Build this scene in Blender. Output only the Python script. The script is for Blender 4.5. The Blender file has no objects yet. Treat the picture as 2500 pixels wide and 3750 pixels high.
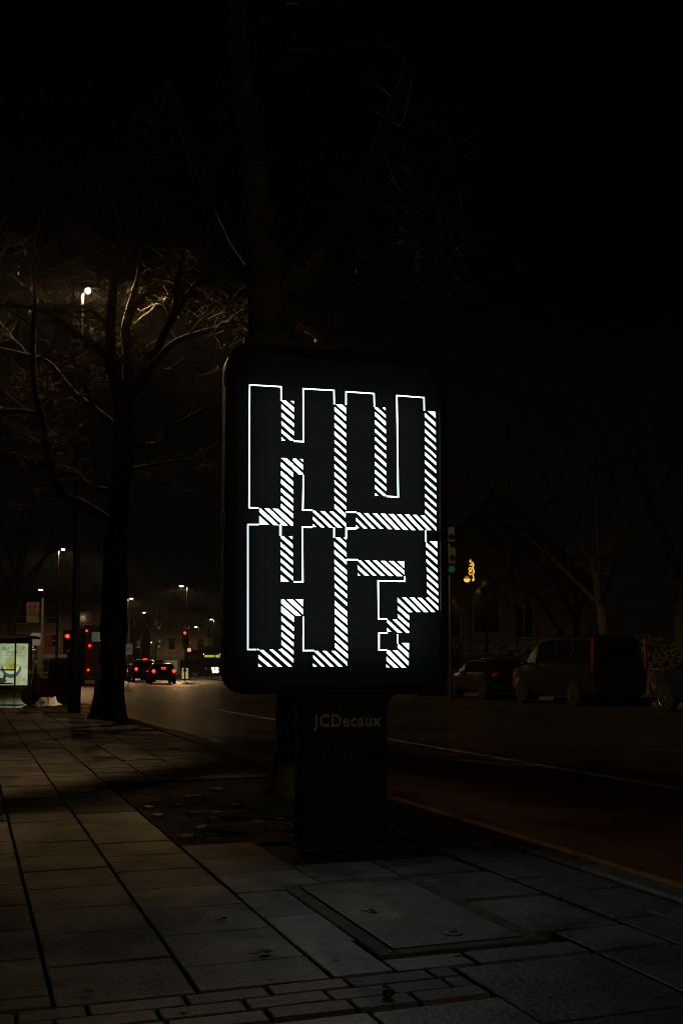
import bpy, math, random
from mathutils import Vector, Matrix
R = math.radians
random.seed(7)

# ------------------------------------------------------------------ camera, sky, exposure
F = 3800.0                     # focal length in photograph pixels (2500 x 3750)
PITCH = R(4)
EYE = 1.0
CYP = 2445 - F * math.tan(PITCH)
sc = bpy.context.scene
COL = sc.collection
cam = bpy.data.cameras.new('camera')
cam.sensor_fit = 'VERTICAL'
cam.sensor_height = 36
cam.lens = F / 3750 * 36
cam.shift_y = (CYP - 1875) / 3750
cam.clip_start = 0.05
cam.clip_end = 3000
co = bpy.data.objects.new('camera', cam)
COL.objects.link(co)
co.location = (0, 0, EYE)
co.rotation_euler = (R(90) + PITCH, 0, 0)
sc.camera = co

world = bpy.data.worlds.new('World')
sc.world = world
world.use_nodes = True
wn = world.node_tree.nodes
wl = world.node_tree.links
bg = wn['Background']
tc = wn.new('ShaderNodeTexCoord')
sx = wn.new('ShaderNodeSeparateXYZ')
wl.new(tc.outputs['Generated'], sx.inputs[0])
rp = wn.new('ShaderNodeValToRGB')
rp.color_ramp.interpolation = 'EASE'
e = rp.color_ramp.elements
e[0].position = 0.0
e[0].color = (0.0016, 0.00145, 0.0011, 1)
e[1].position = 0.38
e[1].color = (0.00005, 0.00005, 0.00005, 1)
wl.new(sx.outputs['Z'], rp.inputs[0])
wl.new(rp.outputs[0], bg.inputs[0])
bg.inputs[1].default_value = 1.0

sc.view_settings.view_transform = 'Standard'
sc.view_settings.look = 'None'
sc.view_settings.exposure = 0
sc.view_settings.gamma = 1
sc.render.engine = 'CYCLES'
cy = sc.cycles
cy.use_denoising = True
cy.max_bounces = 5
cy.diffuse_bounces = 2
cy.glossy_bounces = 3
cy.transparent_max_bounces = 10
cy.sample_clamp_indirect = 3
cy.caustics_reflective = False
cy.caustics_refractive = False
cy.use_adaptive_sampling = False
cy.pixel_filter_type = 'BLACKMAN_HARRIS'
cy.filter_width = 1.0

LAMP = (1.0, 0.62, 0.27)

# ------------------------------------------------------------------ helpers
def ray(x, y):
    cx = (x - 1250) / F
    c = -(y - CYP) / F
    return Vector((cx, math.cos(PITCH) - c * math.sin(PITCH), c * math.cos(PITCH) + math.sin(PITCH)))

def at(x, y, Y):
    d = ray(x, y)
    return Vector((0, 0, EYE)) + d * (Y / d.y)

K0 = Vector((0.67, 7.2, 0))
DV = Vector((-0.335, 0.942, 0)).normalized()
DN = Vector((DV.y, -DV.x, 0))
ROADROT = math.atan2(DV.y, DV.x)       # local +x along the road, away from the camera

def W(u, v, z=0):
    p = K0 + DN * u + DV * v
    return Vector((p.x, p.y, z))

def UV(p):
    q = Vector((p[0], p[1], 0)) - K0
    return q.dot(DN), q.dot(DV)

class MB:
    def __init__(s):
        s.v = []
        s.f = []
    def add(s, vs, fs):
        b = len(s.v)
        s.v += [tuple(p) for p in vs]
        s.f += [tuple(b + i for i in f) for f in fs]
        return s
    def box(s, c, d, m=None):
        x, y, z = [k / 2 for k in d]
        vs = [Vector((a * x, b * y, g * z)) for a in (-1, 1) for b in (-1, 1) for g in (-1, 1)]
        if m is not None:
            vs = [m @ p for p in vs]
        c = Vector(c)
        return s.add([p + c for p in vs], [(0, 1, 3, 2), (4, 6, 7, 5), (0, 4, 5, 1), (2, 3, 7, 6), (0, 2, 6, 4), (1, 5, 7, 3)])
    def cbox(s, c, d, b=0.01):
        """box with chamfered edges"""
        x, y, z = [k / 2 for k in d]
        c = Vector(c)
        rings = []
        for zz, i in ((-z, b), (-z + b, 0), (z - b, 0), (z, b)):
            X, Yy = x - i, y - i
            rings.append([c + Vector(p) for p in ((-X + b, -Yy, zz), (X - b, -Yy, zz), (X, -Yy + b, zz), (X, Yy - b, zz), (X - b, Yy, zz), (-X + b, Yy, zz), (-X, Yy - b, zz), (-X, -Yy + b, zz))])
        return s.loft(rings, True)
    def loft(s, rings, caps=True):
        n = len(rings[0])
        vs = [p for r in rings for p in r]
        fs = []
        for i in range(len(rings) - 1):
            for j in range(n):
                k = (j + 1) % n
                fs.append((i * n + j, i * n + k, (i + 1) * n + k, (i + 1) * n + j))
        if caps:
            fs.append(tuple(reversed(range(n))))
            fs.append(tuple((len(rings) - 1) * n + j for j in range(n)))
        return s.add(vs, fs)
    def tube(s, path, rad, n=6, caps=True):
        path = [Vector(p) for p in path]
        if not isinstance(rad, (list, tuple)):
            rad = [rad] * len(path)
        rings = []
        ref = None
        for i, p in enumerate(path):
            t = (path[min(i + 1, len(path) - 1)] - path[max(i - 1, 0)])
            if t.length < 1e-9:
                t = Vector((0, 0, 1))
            t.normalize()
            if ref is None:
                ref = Vector((1, 0, 0)) if abs(t.x) < 0.8 else Vector((0, 1, 0))
            a = (ref - t * ref.dot(t))
            if a.length < 1e-6:
                a = t.orthogonal()
            a.normalize()
            ref = a
            b = t.cross(a)
            rings.append([p + (a * math.cos(q) + b * math.sin(q)) * rad[i] for q in [2 * math.pi * k / n for k in range(n)]])
        return s.loft(rings, caps)
    def lathe(s, prof, n=16, axis='z', c=(0, 0, 0)):
        c = Vector(c)
        rings = []
        for r, h in prof:
            ring = []
            for k in range(n):
                q = 2 * math.pi * k / n
                a, b = r * math.cos(q), r * math.sin(q)
                p = {'z': (a, b, h), 'y': (a, h, -b), 'x': (h, a, b)}[axis]
                ring.append(c + Vector(p))
            rings.append(ring)
        return s.loft(rings, True)
    def prism(s, poly, y0, y1):
        """polygon in local x,z pushed from y0 to y1 (y0 the front)"""
        n = len(poly)
        vs = [(p[0], y0, p[1]) for p in poly] + [(p[0], y1, p[1]) for p in poly]
        fs = [tuple(range(n)), tuple(reversed(range(n, 2 * n)))]
        fs += [(i, i + n, (i + 1) % n + n, (i + 1) % n) for i in range(n)]
        return s.add(vs, fs)
    def build(s, name, mat=None, parent=None, smooth=None, loc=None, rz=None):
        me = bpy.data.meshes.new(name)
        me.from_pydata(s.v, [], s.f)
        me.update()
        if smooth is not None:
            for p in me.polygons:
                p.use_smooth = True
            if smooth < 180:
                me.set_sharp_from_angle(angle=R(smooth))
        return link(name, me, mat, parent, loc, rz)

def link(name, me, mat=None, parent=None, loc=None, rz=None):
    if mat is not None and not me.materials:
        me.materials.append(mat)
    o = bpy.data.objects.new(name, me)
    COL.objects.link(o)
    if parent is not None:
        o.parent = parent
    if loc is not None:
        o.location = loc
    if rz is not None:
        o.rotation_euler[2] = rz
    return o

def thing(name, label, cat, loc=(0, 0, 0), rz=0, group=None):
    o = bpy.data.objects.new(name, None)
    COL.objects.link(o)
    o.empty_display_size = 0.2
    o.location = loc
    o.rotation_euler[2] = rz
    return tag(o, label, cat, group)

def tag(o, label, cat, group=None):
    o['label'] = label
    o['category'] = cat
    if group:
        o['group'] = group
    return o

def struct(o):
    o['kind'] = 'structure'
    return o

def rrect(x0, z0, x1, z1, r, n=6):
    pts = []
    for cx, cz, a in ((x1 - r, z0 + r, -90), (x1 - r, z1 - r, 0), (x0 + r, z1 - r, 90), (x0 + r, z0 + r, 180)):
        for i in range(n + 1):
            q = R(a + 90 * i / n)
            pts.append((cx + r * math.cos(q), cz + r * math.sin(q)))
    return pts

def text_mesh(txt, size, bold=0.0):
    cu = bpy.data.curves.new('t', 'FONT')
    cu.body = txt
    cu.size = size
    cu.offset = bold
    cu.resolution_u = 3
    cu.space_character = 1.0 + bold * 5
    o = bpy.data.objects.new('t', cu)
    COL.objects.link(o)
    dg = bpy.context.evaluated_depsgraph_get()
    me = bpy.data.meshes.new_from_object(o.evaluated_get(dg))
    bpy.data.objects.remove(o)
    bpy.data.curves.remove(cu)
    return me

def text_obj(name, txt, mat, parent, x0, x1, z, h, y, bold=0.0):
    """upright text in the local x,z plane facing -y, fitted to a width and a cap height"""
    me = text_mesh(txt, 1.0, bold)
    xs = [p.co.x for p in me.vertices]
    ys = [p.co.y for p in me.vertices]
    a, b, c, d = min(xs), max(xs), 0.0, 0.69
    for p in me.vertices:
        p.co = Vector((x0 + (p.co.x - a) / (b - a) * (x1 - x0), y, z + (p.co.y - c) / (d - c) * h))
    return link(name, me, mat, parent)

# ------------------------------------------------------------------ materials
def mat(name, col, rough=0.6, metal=0.0, spec=0.5, emit=None, strength=0.0, var=0.0, vscale=4.0, bump=0.0, bscale=60.0, rnd=0.0, coat=0.0):
    m = bpy.data.materials.new(name)
    m.use_nodes = True
    nt = m.node_tree
    b = nt.nodes['Principled BSDF']
    b.inputs['Base Color'].default_value = (*col, 1)
    b.inputs['Roughness'].default_value = rough
    b.inputs['Metallic'].default_value = metal
    b.inputs['Specular IOR Level'].default_value = spec
    b.inputs['Coat Weight'].default_value = coat
    if emit is not None:
        b.inputs['Emission Color'].default_value = (*emit, 1)
        b.inputs['Emission Strength'].default_value = strength
    if var or bump or rnd:
        t = nt.nodes.new('ShaderNodeTexCoord')
        gl = nt.nodes.new('ShaderNodeNewGeometry')
        src = gl.outputs['Position']
    if var or rnd:
        n1 = nt.nodes.new('ShaderNodeTexNoise')
        n1.inputs['Scale'].default_value = vscale
        n1.inputs['Detail'].default_value = 8
        n1.inputs['Roughness'].default_value = 0.65
        nt.links.new(src, n1.inputs['Vector'])
        mr = nt.nodes.new('ShaderNodeMapRange')
        mr.inputs[1].default_value = 0.37
        mr.inputs[2].default_value = 0.63
        mr.inputs[3].default_value = 1 - var
        mr.inputs[4].default_value = 1 + var
        nt.links.new(n1.outputs[0], mr.inputs[0])
        val = mr.outputs[0]
        if rnd:
            oi = nt.nodes.new('ShaderNodeObjectInfo')
            m2 = nt.nodes.new('ShaderNodeMapRange')
            m2.inputs[3].default_value = 1 - rnd
            m2.inputs[4].default_value = 1 + rnd
            nt.links.new(oi.outputs['Random'], m2.inputs[0])
            mm = nt.nodes.new('ShaderNodeMath')
            mm.operation = 'MULTIPLY'
            nt.links.new(val, mm.inputs[0])
            nt.links.new(m2.outputs[0], mm.inputs[1])
            val = mm.outputs[0]
        mx = nt.nodes.new('ShaderNodeVectorMath')
        mx.operation = 'SCALE'
        mx.inputs[0].default_value = col
        nt.links.new(val, mx.inputs['Scale'])
        nt.links.new(mx.outputs[0], b.inputs['Base Color'])
    if bump:
        n2 = nt.nodes.new('ShaderNodeTexNoise')
        n2.inputs['Scale'].default_value = bscale
        n2.inputs['Detail'].default_value = 6
        nt.links.new(src, n2.inputs['Vector'])
        bp = nt.nodes.new('ShaderNodeBump')
        bp.inputs['Strength'].default_value = bump
        bp.inputs['Distance'].default_value = 0.02
        nt.links.new(n2.outputs[0], bp.inputs['Height'])
        nt.links.new(bp.outputs[0], b.inputs['Normal'])
    return m

def glow(name, col, s):
    m = bpy.data.materials.new(name)
    m.use_nodes = True
    nt = m.node_tree
    nt.nodes.remove(nt.nodes['Principled BSDF'])
    em = nt.nodes.new('ShaderNodeEmission')
    em.inputs[0].default_value = (*col, 1)
    em.inputs[1].default_value = s
    nt.links.new(em.outputs[0], nt.nodes['Material Output'].inputs[0])
    return m

def glass_mat(name, tint=(0.9, 0.92, 0.92), refl=0.08, rough=0.02):
    m = bpy.data.materials.new(name)
    m.use_nodes = True
    nt = m.node_tree
    nt.nodes.remove(nt.nodes['Principled BSDF'])
    tr = nt.nodes.new('ShaderNodeBsdfTransparent')
    tr.inputs[0].default_value = (*tint, 1)
    gs = nt.nodes.new('ShaderNodeBsdfGlossy')
    gs.inputs['Roughness'].default_value = rough
    fr = nt.nodes.new('ShaderNodeFresnel')
    fr.inputs[0].default_value = 1.45
    mx = nt.nodes.new('ShaderNodeMixShader')
    nt.links.new(fr.outputs[0], mx.inputs[0])
    nt.links.new(tr.outputs[0], mx.inputs[1])
    nt.links.new(gs.outputs[0], mx.inputs[2])
    nt.links.new(mx.outputs[0], nt.nodes['Material Output'].inputs[0])
    return m

M = {}
M['slab'] = mat('paving_slab', (0.12, 0.096, 0.07), 0.62, var=0.8, vscale=3.2, bump=0.45, bscale=40, rnd=0.3)
M['slab_grey'] = mat('grey_slab', (0.125, 0.13, 0.124), 0.56, var=0.65, vscale=3.2, bump=0.4, bscale=40, rnd=0.28)
M['slab_moss'] = mat('mossy_slab', (0.085, 0.095, 0.045), 0.8, var=0.4, vscale=9, bump=0.4, bscale=50, rnd=0.2)
M['brick'] = mat('paving_block', (0.12, 0.115, 0.10), 0.65, var=0.35, vscale=12, bump=0.4, bscale=70, rnd=0.3)
M['concrete'] = mat('concrete_cover', (0.15, 0.15, 0.12), 0.65, var=0.4, vscale=5, bump=0.35, bscale=80)
M['joint'] = mat('joint_dirt', (0.035, 0.032, 0.025), 0.9, var=0.5, vscale=20, bump=0.6, bscale=90)
M['earth'] = mat('earth', (0.05, 0.042, 0.028), 0.95, var=0.6, vscale=9, bump=1.0, bscale=30)
M['moss'] = mat('moss', (0.06, 0.075, 0.025), 0.95, var=0.5, vscale=12, bump=1.0, bscale=50)
M['gum'] = mat('trodden_gum', (0.24, 0.23, 0.2), 0.8, var=0.6, vscale=40)
M['kerb'] = mat('granite_kerb', (0.13, 0.122, 0.11), 0.55, var=0.35, vscale=15, bump=0.25, bscale=70, rnd=0.2)
M['asphalt'] = mat('asphalt', (0.068, 0.058, 0.043), 0.40, spec=0.5, var=0.4, vscale=1.3, bump=0.5, bscale=55)
M['redroad'] = mat('red_asphalt', (0.13, 0.04, 0.027), 0.65, spec=0.4, var=0.4, vscale=2.2, bump=0.5, bscale=70)
M['yellow'] = mat('worn_yellow_paint', (0.5, 0.33, 0.06), 0.6, var=0.45, vscale=9)
M['white'] = mat('worn_white_paint', (0.5, 0.46, 0.36), 0.55, var=0.5, vscale=7)
M['ground'] = mat('far_ground', (0.05, 0.047, 0.035), 0.9, var=0.4, vscale=0.7)
M['bark'] = mat('plane_bark', (0.062, 0.054, 0.037), 0.85, var=0.55, vscale=9, bump=0.8, bscale=18)
M['bark_glare'] = mat('pale_bark_with_glare', (0.19, 0.195, 0.14), 0.85, var=0.5, vscale=5, bump=0.8, bscale=18)  # pale plane bark, lightened further to include glare over this trunk
M['twig'] = mat('twig_bark', (0.09, 0.07, 0.04), 0.85, var=0.4, vscale=6)
M['leaf'] = mat('dry_leaf', (0.32, 0.17, 0.05), 0.8, var=0.4, vscale=30)
M['darkleaf'] = mat('dark_dry_leaf', (0.045, 0.03, 0.018), 0.7, var=0.4, vscale=60)
M['hedge'] = mat('hedge_leaf', (0.05, 0.06, 0.025), 0.8, var=0.4, vscale=6)
M['casing'] = mat('painted_casing', (0.014, 0.017, 0.017), 0.6, spec=0.18, var=0.15, vscale=20, bump=0.03, bscale=250)
M['letter'] = mat('pale_vinyl', (0.34, 0.34, 0.32), 0.6)
M['black'] = mat('black_paint', (0.012, 0.012, 0.012), 0.45, var=0.3, vscale=30)
M['post'] = mat('dark_post_paint', (0.03, 0.031, 0.03), 0.45, var=0.3, vscale=14)
M['steel'] = mat('galvanised_steel', (0.13, 0.13, 0.125), 0.45, metal=0.6, var=0.25, vscale=30)
M['grey'] = mat('grey_paint', (0.2, 0.2, 0.2), 0.5, var=0.2, vscale=12)
M['signwhite'] = mat('sign_white', (0.15, 0.14, 0.12), 0.5, var=0.15, vscale=12)
M['signred'] = mat('sign_red', (0.14, 0.012, 0.015), 0.5, var=0.15, vscale=12)
M['signblue'] = mat('sign_blue', (0.03, 0.06, 0.2), 0.5)
M['busred'] = mat('bus_red', (0.10, 0.006, 0.008), 0.3, spec=0.5, var=0.1, vscale=3, coat=0.5)
M['busdark'] = mat('dark_bus_paint', (0.02, 0.005, 0.006), 0.35, coat=0.4, var=0.1, vscale=3)
M['paintblack'] = mat('black_car_paint', (0.008, 0.008, 0.01), 0.28, coat=0.8, var=0.2, vscale=3)
M['paintgrey'] = mat('dark_grey_car_paint', (0.022, 0.023, 0.025), 0.25, metal=0.3, coat=0.7, var=0.15, vscale=3)
M['paintblue'] = mat('dark_blue_car_paint', (0.012, 0.016, 0.04), 0.28, coat=0.8, var=0.15, vscale=3)
M['paintsilver'] = mat('silver_car_paint', (0.4, 0.4, 0.38), 0.35, metal=0.4, coat=0.5, var=0.12, vscale=3)
M['paintwhite'] = mat('white_van_paint', (0.5, 0.48, 0.42), 0.35, coat=0.4, var=0.12, vscale=3)
M['tyre'] = mat('tyre_rubber', (0.015, 0.015, 0.015), 0.8, var=0.3, vscale=20)
M['alloy'] = mat('alloy_wheel', (0.55, 0.52, 0.46), 0.3, metal=0.9, var=0.15, vscale=20)
M['chrome'] = mat('chrome', (0.6, 0.6, 0.6), 0.12, metal=1.0)
M['carglass'] = mat('dark_car_glass', (0.006, 0.007, 0.008), 0.06, spec=0.6)
M['redlens'] = mat('red_lens', (0.35, 0.01, 0.012), 0.15, spec=0.6)
M['clearlens'] = mat('clear_lens', (0.5, 0.5, 0.52), 0.1, spec=0.7, metal=0.4)
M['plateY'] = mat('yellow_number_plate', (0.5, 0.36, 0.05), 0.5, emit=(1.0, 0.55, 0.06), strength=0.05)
M['plateYlit'] = mat('lit_yellow_number_plate', (0.5, 0.36, 0.05), 0.5, emit=(1.0, 0.42, 0.02), strength=0.35)
M['glass'] = glass_mat('clear_glass')
M['pane'] = mat('window_pane', (0.01, 0.011, 0.012), 0.08, spec=0.6)
M['stone'] = mat('church_stone', (0.22, 0.19, 0.14), 0.85, var=0.35, vscale=2.5, bump=0.4, bscale=14)
M['stonetrim'] = mat('stone_trim', (0.3, 0.27, 0.2), 0.8, var=0.25, vscale=5)
M['slate'] = mat('roof_slate', (0.05, 0.05, 0.055), 0.7, var=0.3, vscale=4)
M['houseb'] = mat('house_brick', (0.09, 0.06, 0.045), 0.85, var=0.3, vscale=3)
M['render'] = mat('pale_render', (0.36, 0.31, 0.23), 0.8, var=0.2, vscale=1.5)
M['plastic'] = mat('black_plastic_box', (0.012, 0.012, 0.013), 0.5, var=0.2, vscale=10)
M['mopedred'] = mat('moped_red', (0.045, 0.006, 0.006), 0.35, coat=0.4)
M['taillit'] = glow('lit_brake_light', (1.0, 0.011, 0.003), 13)
M['taildim'] = glow('lit_small_tail_light', (1.0, 0.05, 0.02), 2.2)
M['tailmicro'] = glow('faint_tail_light', (1.0, 0.02, 0.06), 0.28)
M['head'] = glow('lit_headlight', (1.0, 0.96, 0.85), 22)
M['headdim'] = glow('lit_side_light', (0.9, 0.95, 1.0), 3)
M['redsig'] = glow('red_signal_light', (1.0, 0.014, 0.003), 12)
M['greensig'] = glow('green_signal_light', (0.03, 0.3, 0.17), 0.12)
M['greenspark'] = glow('small_green_light', (0.1, 0.9, 0.5), 0.8)
M['ambersig'] = glow('amber_disc_light', (1.0, 0.55, 0.18), 0.75)
M['destsign'] = glow('destination_display', (0.45, 0.62, 0.02), 0.75)
M['lamphead'] = glow('lamp_lens', (1.0, 0.96, 0.9), 40)
M['lampfar'] = glow('far_lamp_lens', (1.0, 0.93, 0.8), 14)
M['globeamber'] = glow('amber_globe', (1.0, 0.55, 0.02), 1.3)
M['globedim'] = glow('amber_globe_top', (0.5, 0.2, 0.01), 0.5)
M['fairy'] = glow('festive_bulbs', (1.0, 0.55, 0.08), 1.0)
M['buswin'] = glow('lit_bus_window', (0.55, 0.6, 0.35), 0.09)
M['shoplit'] = glow('lit_shop_window', (1.0, 0.85, 0.45), 0.085)
M['shopbright'] = glow('lit_shop_window_bright', (1.0, 0.85, 0.45), 0.3)
M['bollw'] = glow('lit_bollard_white', (0.75, 0.8, 0.5), 0.35)
M['bolly'] = glow('lit_bollard_yellow', (0.75, 0.62, 0.02), 0.5)
M['bollb'] = glow('bollard_arrow_disc', (0.2, 0.3, 0.25), 0.12)
M['signboxw'] = glow('lit_sign_box_white', (1.0, 0.97, 0.85), 1.6)
M['signboxr'] = glow('lit_sign_box_red', (1.0, 0.02, 0.05), 0.7)
M['signtxt'] = glow('lit_sign_lettering', (0.75, 0.72, 0.95), 0.55)
M['cyanspark'] = glow('small_indicator_light', (1.0, 0.6, 0.25), 0.9)

# ------------------------------------------------------------------ ground, road, pavement
LK = [(0, -30), (0, 0), (0, 30), (0, 62), (1.5, 85), (5, 110), (13, 145), (34, 210), (70, 300)]   # near kerb (u, v)
RKU = 15.7
def strip(pts_l, pts_r, z):
    m = MB()
    for i in range(len(pts_l) - 1):
        m.add([W(*pts_l[i], z), W(*pts_r[i], z), W(*pts_r[i + 1], z), W(*pts_l[i + 1], z)], [(0, 1, 2, 3)])
    return m
def off(path, du):
    return [(u + du, v) for u, v in path]

g = MB()
g.add([(-1500, -1500, -0.17), (1500, -1500, -0.17), (1500, 1500, -0.17), (-1500, 1500, -0.17)], [(0, 1, 2, 3)])
struct(g.build('ground', M['ground']))
struct(strip(LK, off(LK, RKU), -0.12).build('road', M['asphalt']))
struct(strip([(0, -30), (0, 6.5)], [(3.02, -30), (3.02, 5.5)], -0.116).build('bus_lane', M['redroad']))
ym = strip(off(LK, 0.33), off(LK, 0.43), -0.110)
struct(ym.build('yellow_line', M['yellow']))
lm = strip(off(LK[:5], 3.03), off(LK[:5], 3.16), -0.110)
struct(lm.build('bus_lane_line', M['white']))
for k in range(26):
    v0 = 31 + k * 6.0
    if v0 > 60:
        break
    m = strip([(8.3, v0), (8.3, v0 + 2.2)], [(8.42, v0), (8.42, v0 + 2.2)], -0.112)
    struct(m.build('lane_dash', M['white']))
struct(strip([(4.2, 50.5), (4.2, 50.85)], [(11, 50.5), (11, 50.85)], -0.112).build('stop_line', M['white']))

pav = MB()
pav.add([W(-14, -14, -0.03), W(-0.1, -14, -0.03), W(-0.1, 62, -0.03), W(-14, 62, -0.03)], [(0, 1, 2, 3)])
pav.add([W(-14, 62, -0.03), W(-0.1, 62, -0.03), W(1.4, 85, -0.03), W(12.9, 145, -0.03), W(-5, 145, -0.03)], [(0, 1, 2, 3, 4)])
pavement = struct(pav.build('pavement', M['joint']))
pav2 = MB()
fr = off(LK, RKU)
pav2.add([W(*fr[0], 0), W(fr[0][0] + 5, fr[0][1], 0), W(fr[4][0] + 5, fr[4][1], 0), W(*fr[4], 0), W(*fr[3], 0)], [(0, 1, 2, 3, 4)])
far_pav = struct(pav2.build('far_pavement', M['slab_grey']))
fk = MB()
for i in range(len(fr) - 1):
    a, b = fr[i], fr[i + 1]
    fk.add([W(a[0] - .02, a[1], -.14), W(b[0] - .02, b[1], -.14), W(b[0] - .02, b[1], .004), W(a[0] - .02, a[1], .004),
            W(a[0] + .14, a[1], .004), W(b[0] + .14, b[1], .004)], [(0, 1, 2, 3), (3, 2, 5, 4)])
fk.build('far_kerb', M['kerb'], far_pav)

def chamfer_slab(lx, ly, h=0.05, b=0.004):
    m = MB()
    m.cbox((0, 0, -h / 2), (lx, ly, h), b)
    me = bpy.data.meshes.new('paving_slab')
    me.from_pydata(m.v, [], m.f)
    return me
SLABS = {}
def slab(u0, v0, u1, v1, material, name='paving_slab', gap=0.012, dz=0.0):
    key = (round(u1 - u0, 3), round(v1 - v0, 3), material)
    if key not in SLABS:
        me = chamfer_slab(v1 - v0 - gap * .8, u1 - u0 - gap * .95)
        me.materials.append(M[material])
        SLABS[key] = me
    p = W((u0 + u1) / 2, (v0 + v1) / 2, dz + random.uniform(-0.003, 0.002))
    o = link(name, SLABS[key], None, pavement, p)
    o.rotation_euler = (random.uniform(-.004, .004), random.uniform(-.004, .004), ROADROT + random.uniform(-.006, .006))
    return o

S = 0.43
COLS = [-5.80, -5.37, -4.94, -4.51, -4.08, -3.65, -3.22, -2.79, -2.36, -1.92]
# the columns of square slabs left of the advertising panel
def in_pit(u, v):
    return u > -1.95 and v > -0.95
count = 0
farslabs = MB()
fgeo = chamfer_slab(S - .014, S - .014)
for ci, cu in enumerate(COLS[:-1]):
    u1 = COLS[ci + 1]
    ph = [0.0, .17, .31, .09, .24, .36, .11, .0, .28][ci]
    v = -3.32 if ci >= 7 else -3.30
    if ph > 0.02:
        if ph > .08:
            slab(cu, v, u1, v + ph, 'slab')
            count += 1
        v += ph
    while v < 26:
        if v < 9.2 - 0.0 * ci and u1 > -5.0 or (v < 5 and u1 > -5.5):
            slab(cu, v, u1, v + S, 'slab' if not (-2.8 < cu < -1.9 and 0.6 < v < 1.7) else 'slab_moss')
            count += 1
        else:
            c = W((cu + u1) / 2, v + S / 2, random.uniform(-.004, .003))
            rot = Matrix.Rotation(ROADROT, 3, 'Z')
            farslabs.add([rot @ p.co + c for p in fgeo.vertices], [tuple(p.vertices) for p in fgeo.polygons])
        v += S
for cu in [-1.92 + S * k for k in range(5)]:
    v = 2.76
    while v < 40:
        if cu + S < -0.14:
            c = W(cu + S / 2, v + S / 2, random.uniform(-.004, .003))
            farslabs.add([rot @ p.co + c for p in fgeo.vertices], [tuple(p.vertices) for p in fgeo.polygons])
        v += S
fs = farslabs.build('far_slabs', M['slab'], pavement)
fs['kind'] = 'stuff'
# slabs right of them, round the concrete cover
for (a, b, c, d, m) in [(-1.92, -2.90, -1.68, -2.45, 'slab_grey'), (-1.92, -3.32, -1.70, -2.90, 'slab_grey'), (-1.92, -2.45, -1.68, -1.98, 'slab_grey'),
                        (-1.92, -1.98, -1.49, -1.55, 'slab_grey'), (-1.92, -1.55, -1.49, -1.12, 'slab_grey'), (-1.49, -1.86, -1.06, -1.43, 'slab_grey'),
                        (-1.06, -1.86, -0.63, -1.43, 'slab_grey'), (-1.92, -1.12, -1.49, -0.69, 'slab'), (-1.02, -2.44, -0.62, -1.90, 'slab_grey'),
                        (-1.02, -3.02, -0.62, -2.46, 'slab_grey'), (-1.70, -3.32, -1.40, -3.17, 'slab_grey'), (-1.39, -3.32, -0.95, -3.17, 'slab_grey'),
                        (-1.50, -3.92, -0.95, -3.34, 'slab_grey'), (-0.94, -3.92, -0.45, -3.34, 'slab_grey'), (-0.94, -3.33, -0.62, -3.04, 'slab_grey'),
                        (-1.50, -4.48, -0.95, -3.93, 'slab_grey'), (-0.94, -4.48, -0.45, -3.93, 'slab_grey')]:
    slab(a, b, c, d, m)
# rows of narrow paving blocks across the near edge
for r in range(3):
    v0 = -3.32 - 0.105 * (r + 1)
    u = -5.2 + [0, .13, .05][r]
    while u < -1.55:
        w = random.choice((.2, .26, .29, .22))
        if True:
            slab(u, v0, min(u + w, -1.51), v0 + 0.105, 'brick', 'paving_block', .012)
        u += w
for cu in [-4.51 + S * k for k in range(7)]:
    for k in range(3):
        slab(cu, -3.66 - S * (k + 1), cu + S, -3.66 - S * k, 'slab_grey')
# block paving along the kerb
for i in range(2):
    u0 = -0.60 + i * 0.205
    v = -4.6 + (0.1 if i else 0)
    while v < -0.6:
        slab(u0, v, u0 + .2, v + .41, 'brick', 'paving_block', .01)
        v += .415
# tree-pit earth and rough setts between the panel and the tree
pit = MB()
nx, ny = 16, 44
for i in range(nx + 1):
    for j in range(ny + 1):
        u = -1.90 + (1.90 - .16) * i / nx
        v = -0.66 + (2.75 + 0.66) * j / ny
        ed = min(i, nx - i, j, ny - j) / 3
        z = -0.012 + min(1, ed) * random.uniform(-0.02, 0.03)
        pit.v.append(tuple(W(u, v, z)))
for i in range(nx):
    for j in range(ny):
        a = i * (ny + 1) + j
        pit.f.append((a, a + ny + 1, a + ny + 2, a + 1))
struct(pit.build('tree_pit', M['earth'], None, 180))
mossp = MB()
for (u, v, ru, rv) in [(-1.05, .35, .45, .3), (-.9, .8, .3, .3), (-1.35, -.2, .3, .25)]:
    ring = [W(u + ru * math.cos(a) * random.uniform(.7, 1.1), v + rv * math.sin(a) * random.uniform(.7, 1.1), .012) for a in [2 * math.pi * k / 18 for k in range(18)]]
    mossp.add(ring + [W(u, v, .04)], [(k, (k + 1) % 18, 18) for k in range(18)])
mo = mossp.build('moss', M['moss'], None, 180)
mo['kind'] = 'stuff'
mo['label'] = 'patches of moss on the bare earth between panel and tree'
mo['category'] = 'moss'
for k in range(34):
    a = random.uniform(-1.9, -1.1) if k < 22 else random.uniform(-1.5, -0.3)
    b = random.uniform(-0.6, 1.9)
    w, h = random.uniform(.08, .2), random.uniform(.07, .14)
    m = MB()
    n = 7
    top = [Vector((w / 2 * math.cos(2 * math.pi * q / n) * random.uniform(.75, 1.1), h / 2 * math.sin(2 * math.pi * q / n) * random.uniform(.75, 1.1), 0)) for q in range(n)]
    m.loft([[p * 1.08 + Vector((0, 0, -.04)) for p in top], [p + Vector((0, 0, .0)) for p in top], [p * .86 + Vector((0, 0, .012)) for p in top]])
    m.build('sett', M['slab_moss'] if k % 3 == 0 else M['brick'], pavement, None, W(a, b, -.002), ROADROT + random.uniform(-.5, .5))
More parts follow.
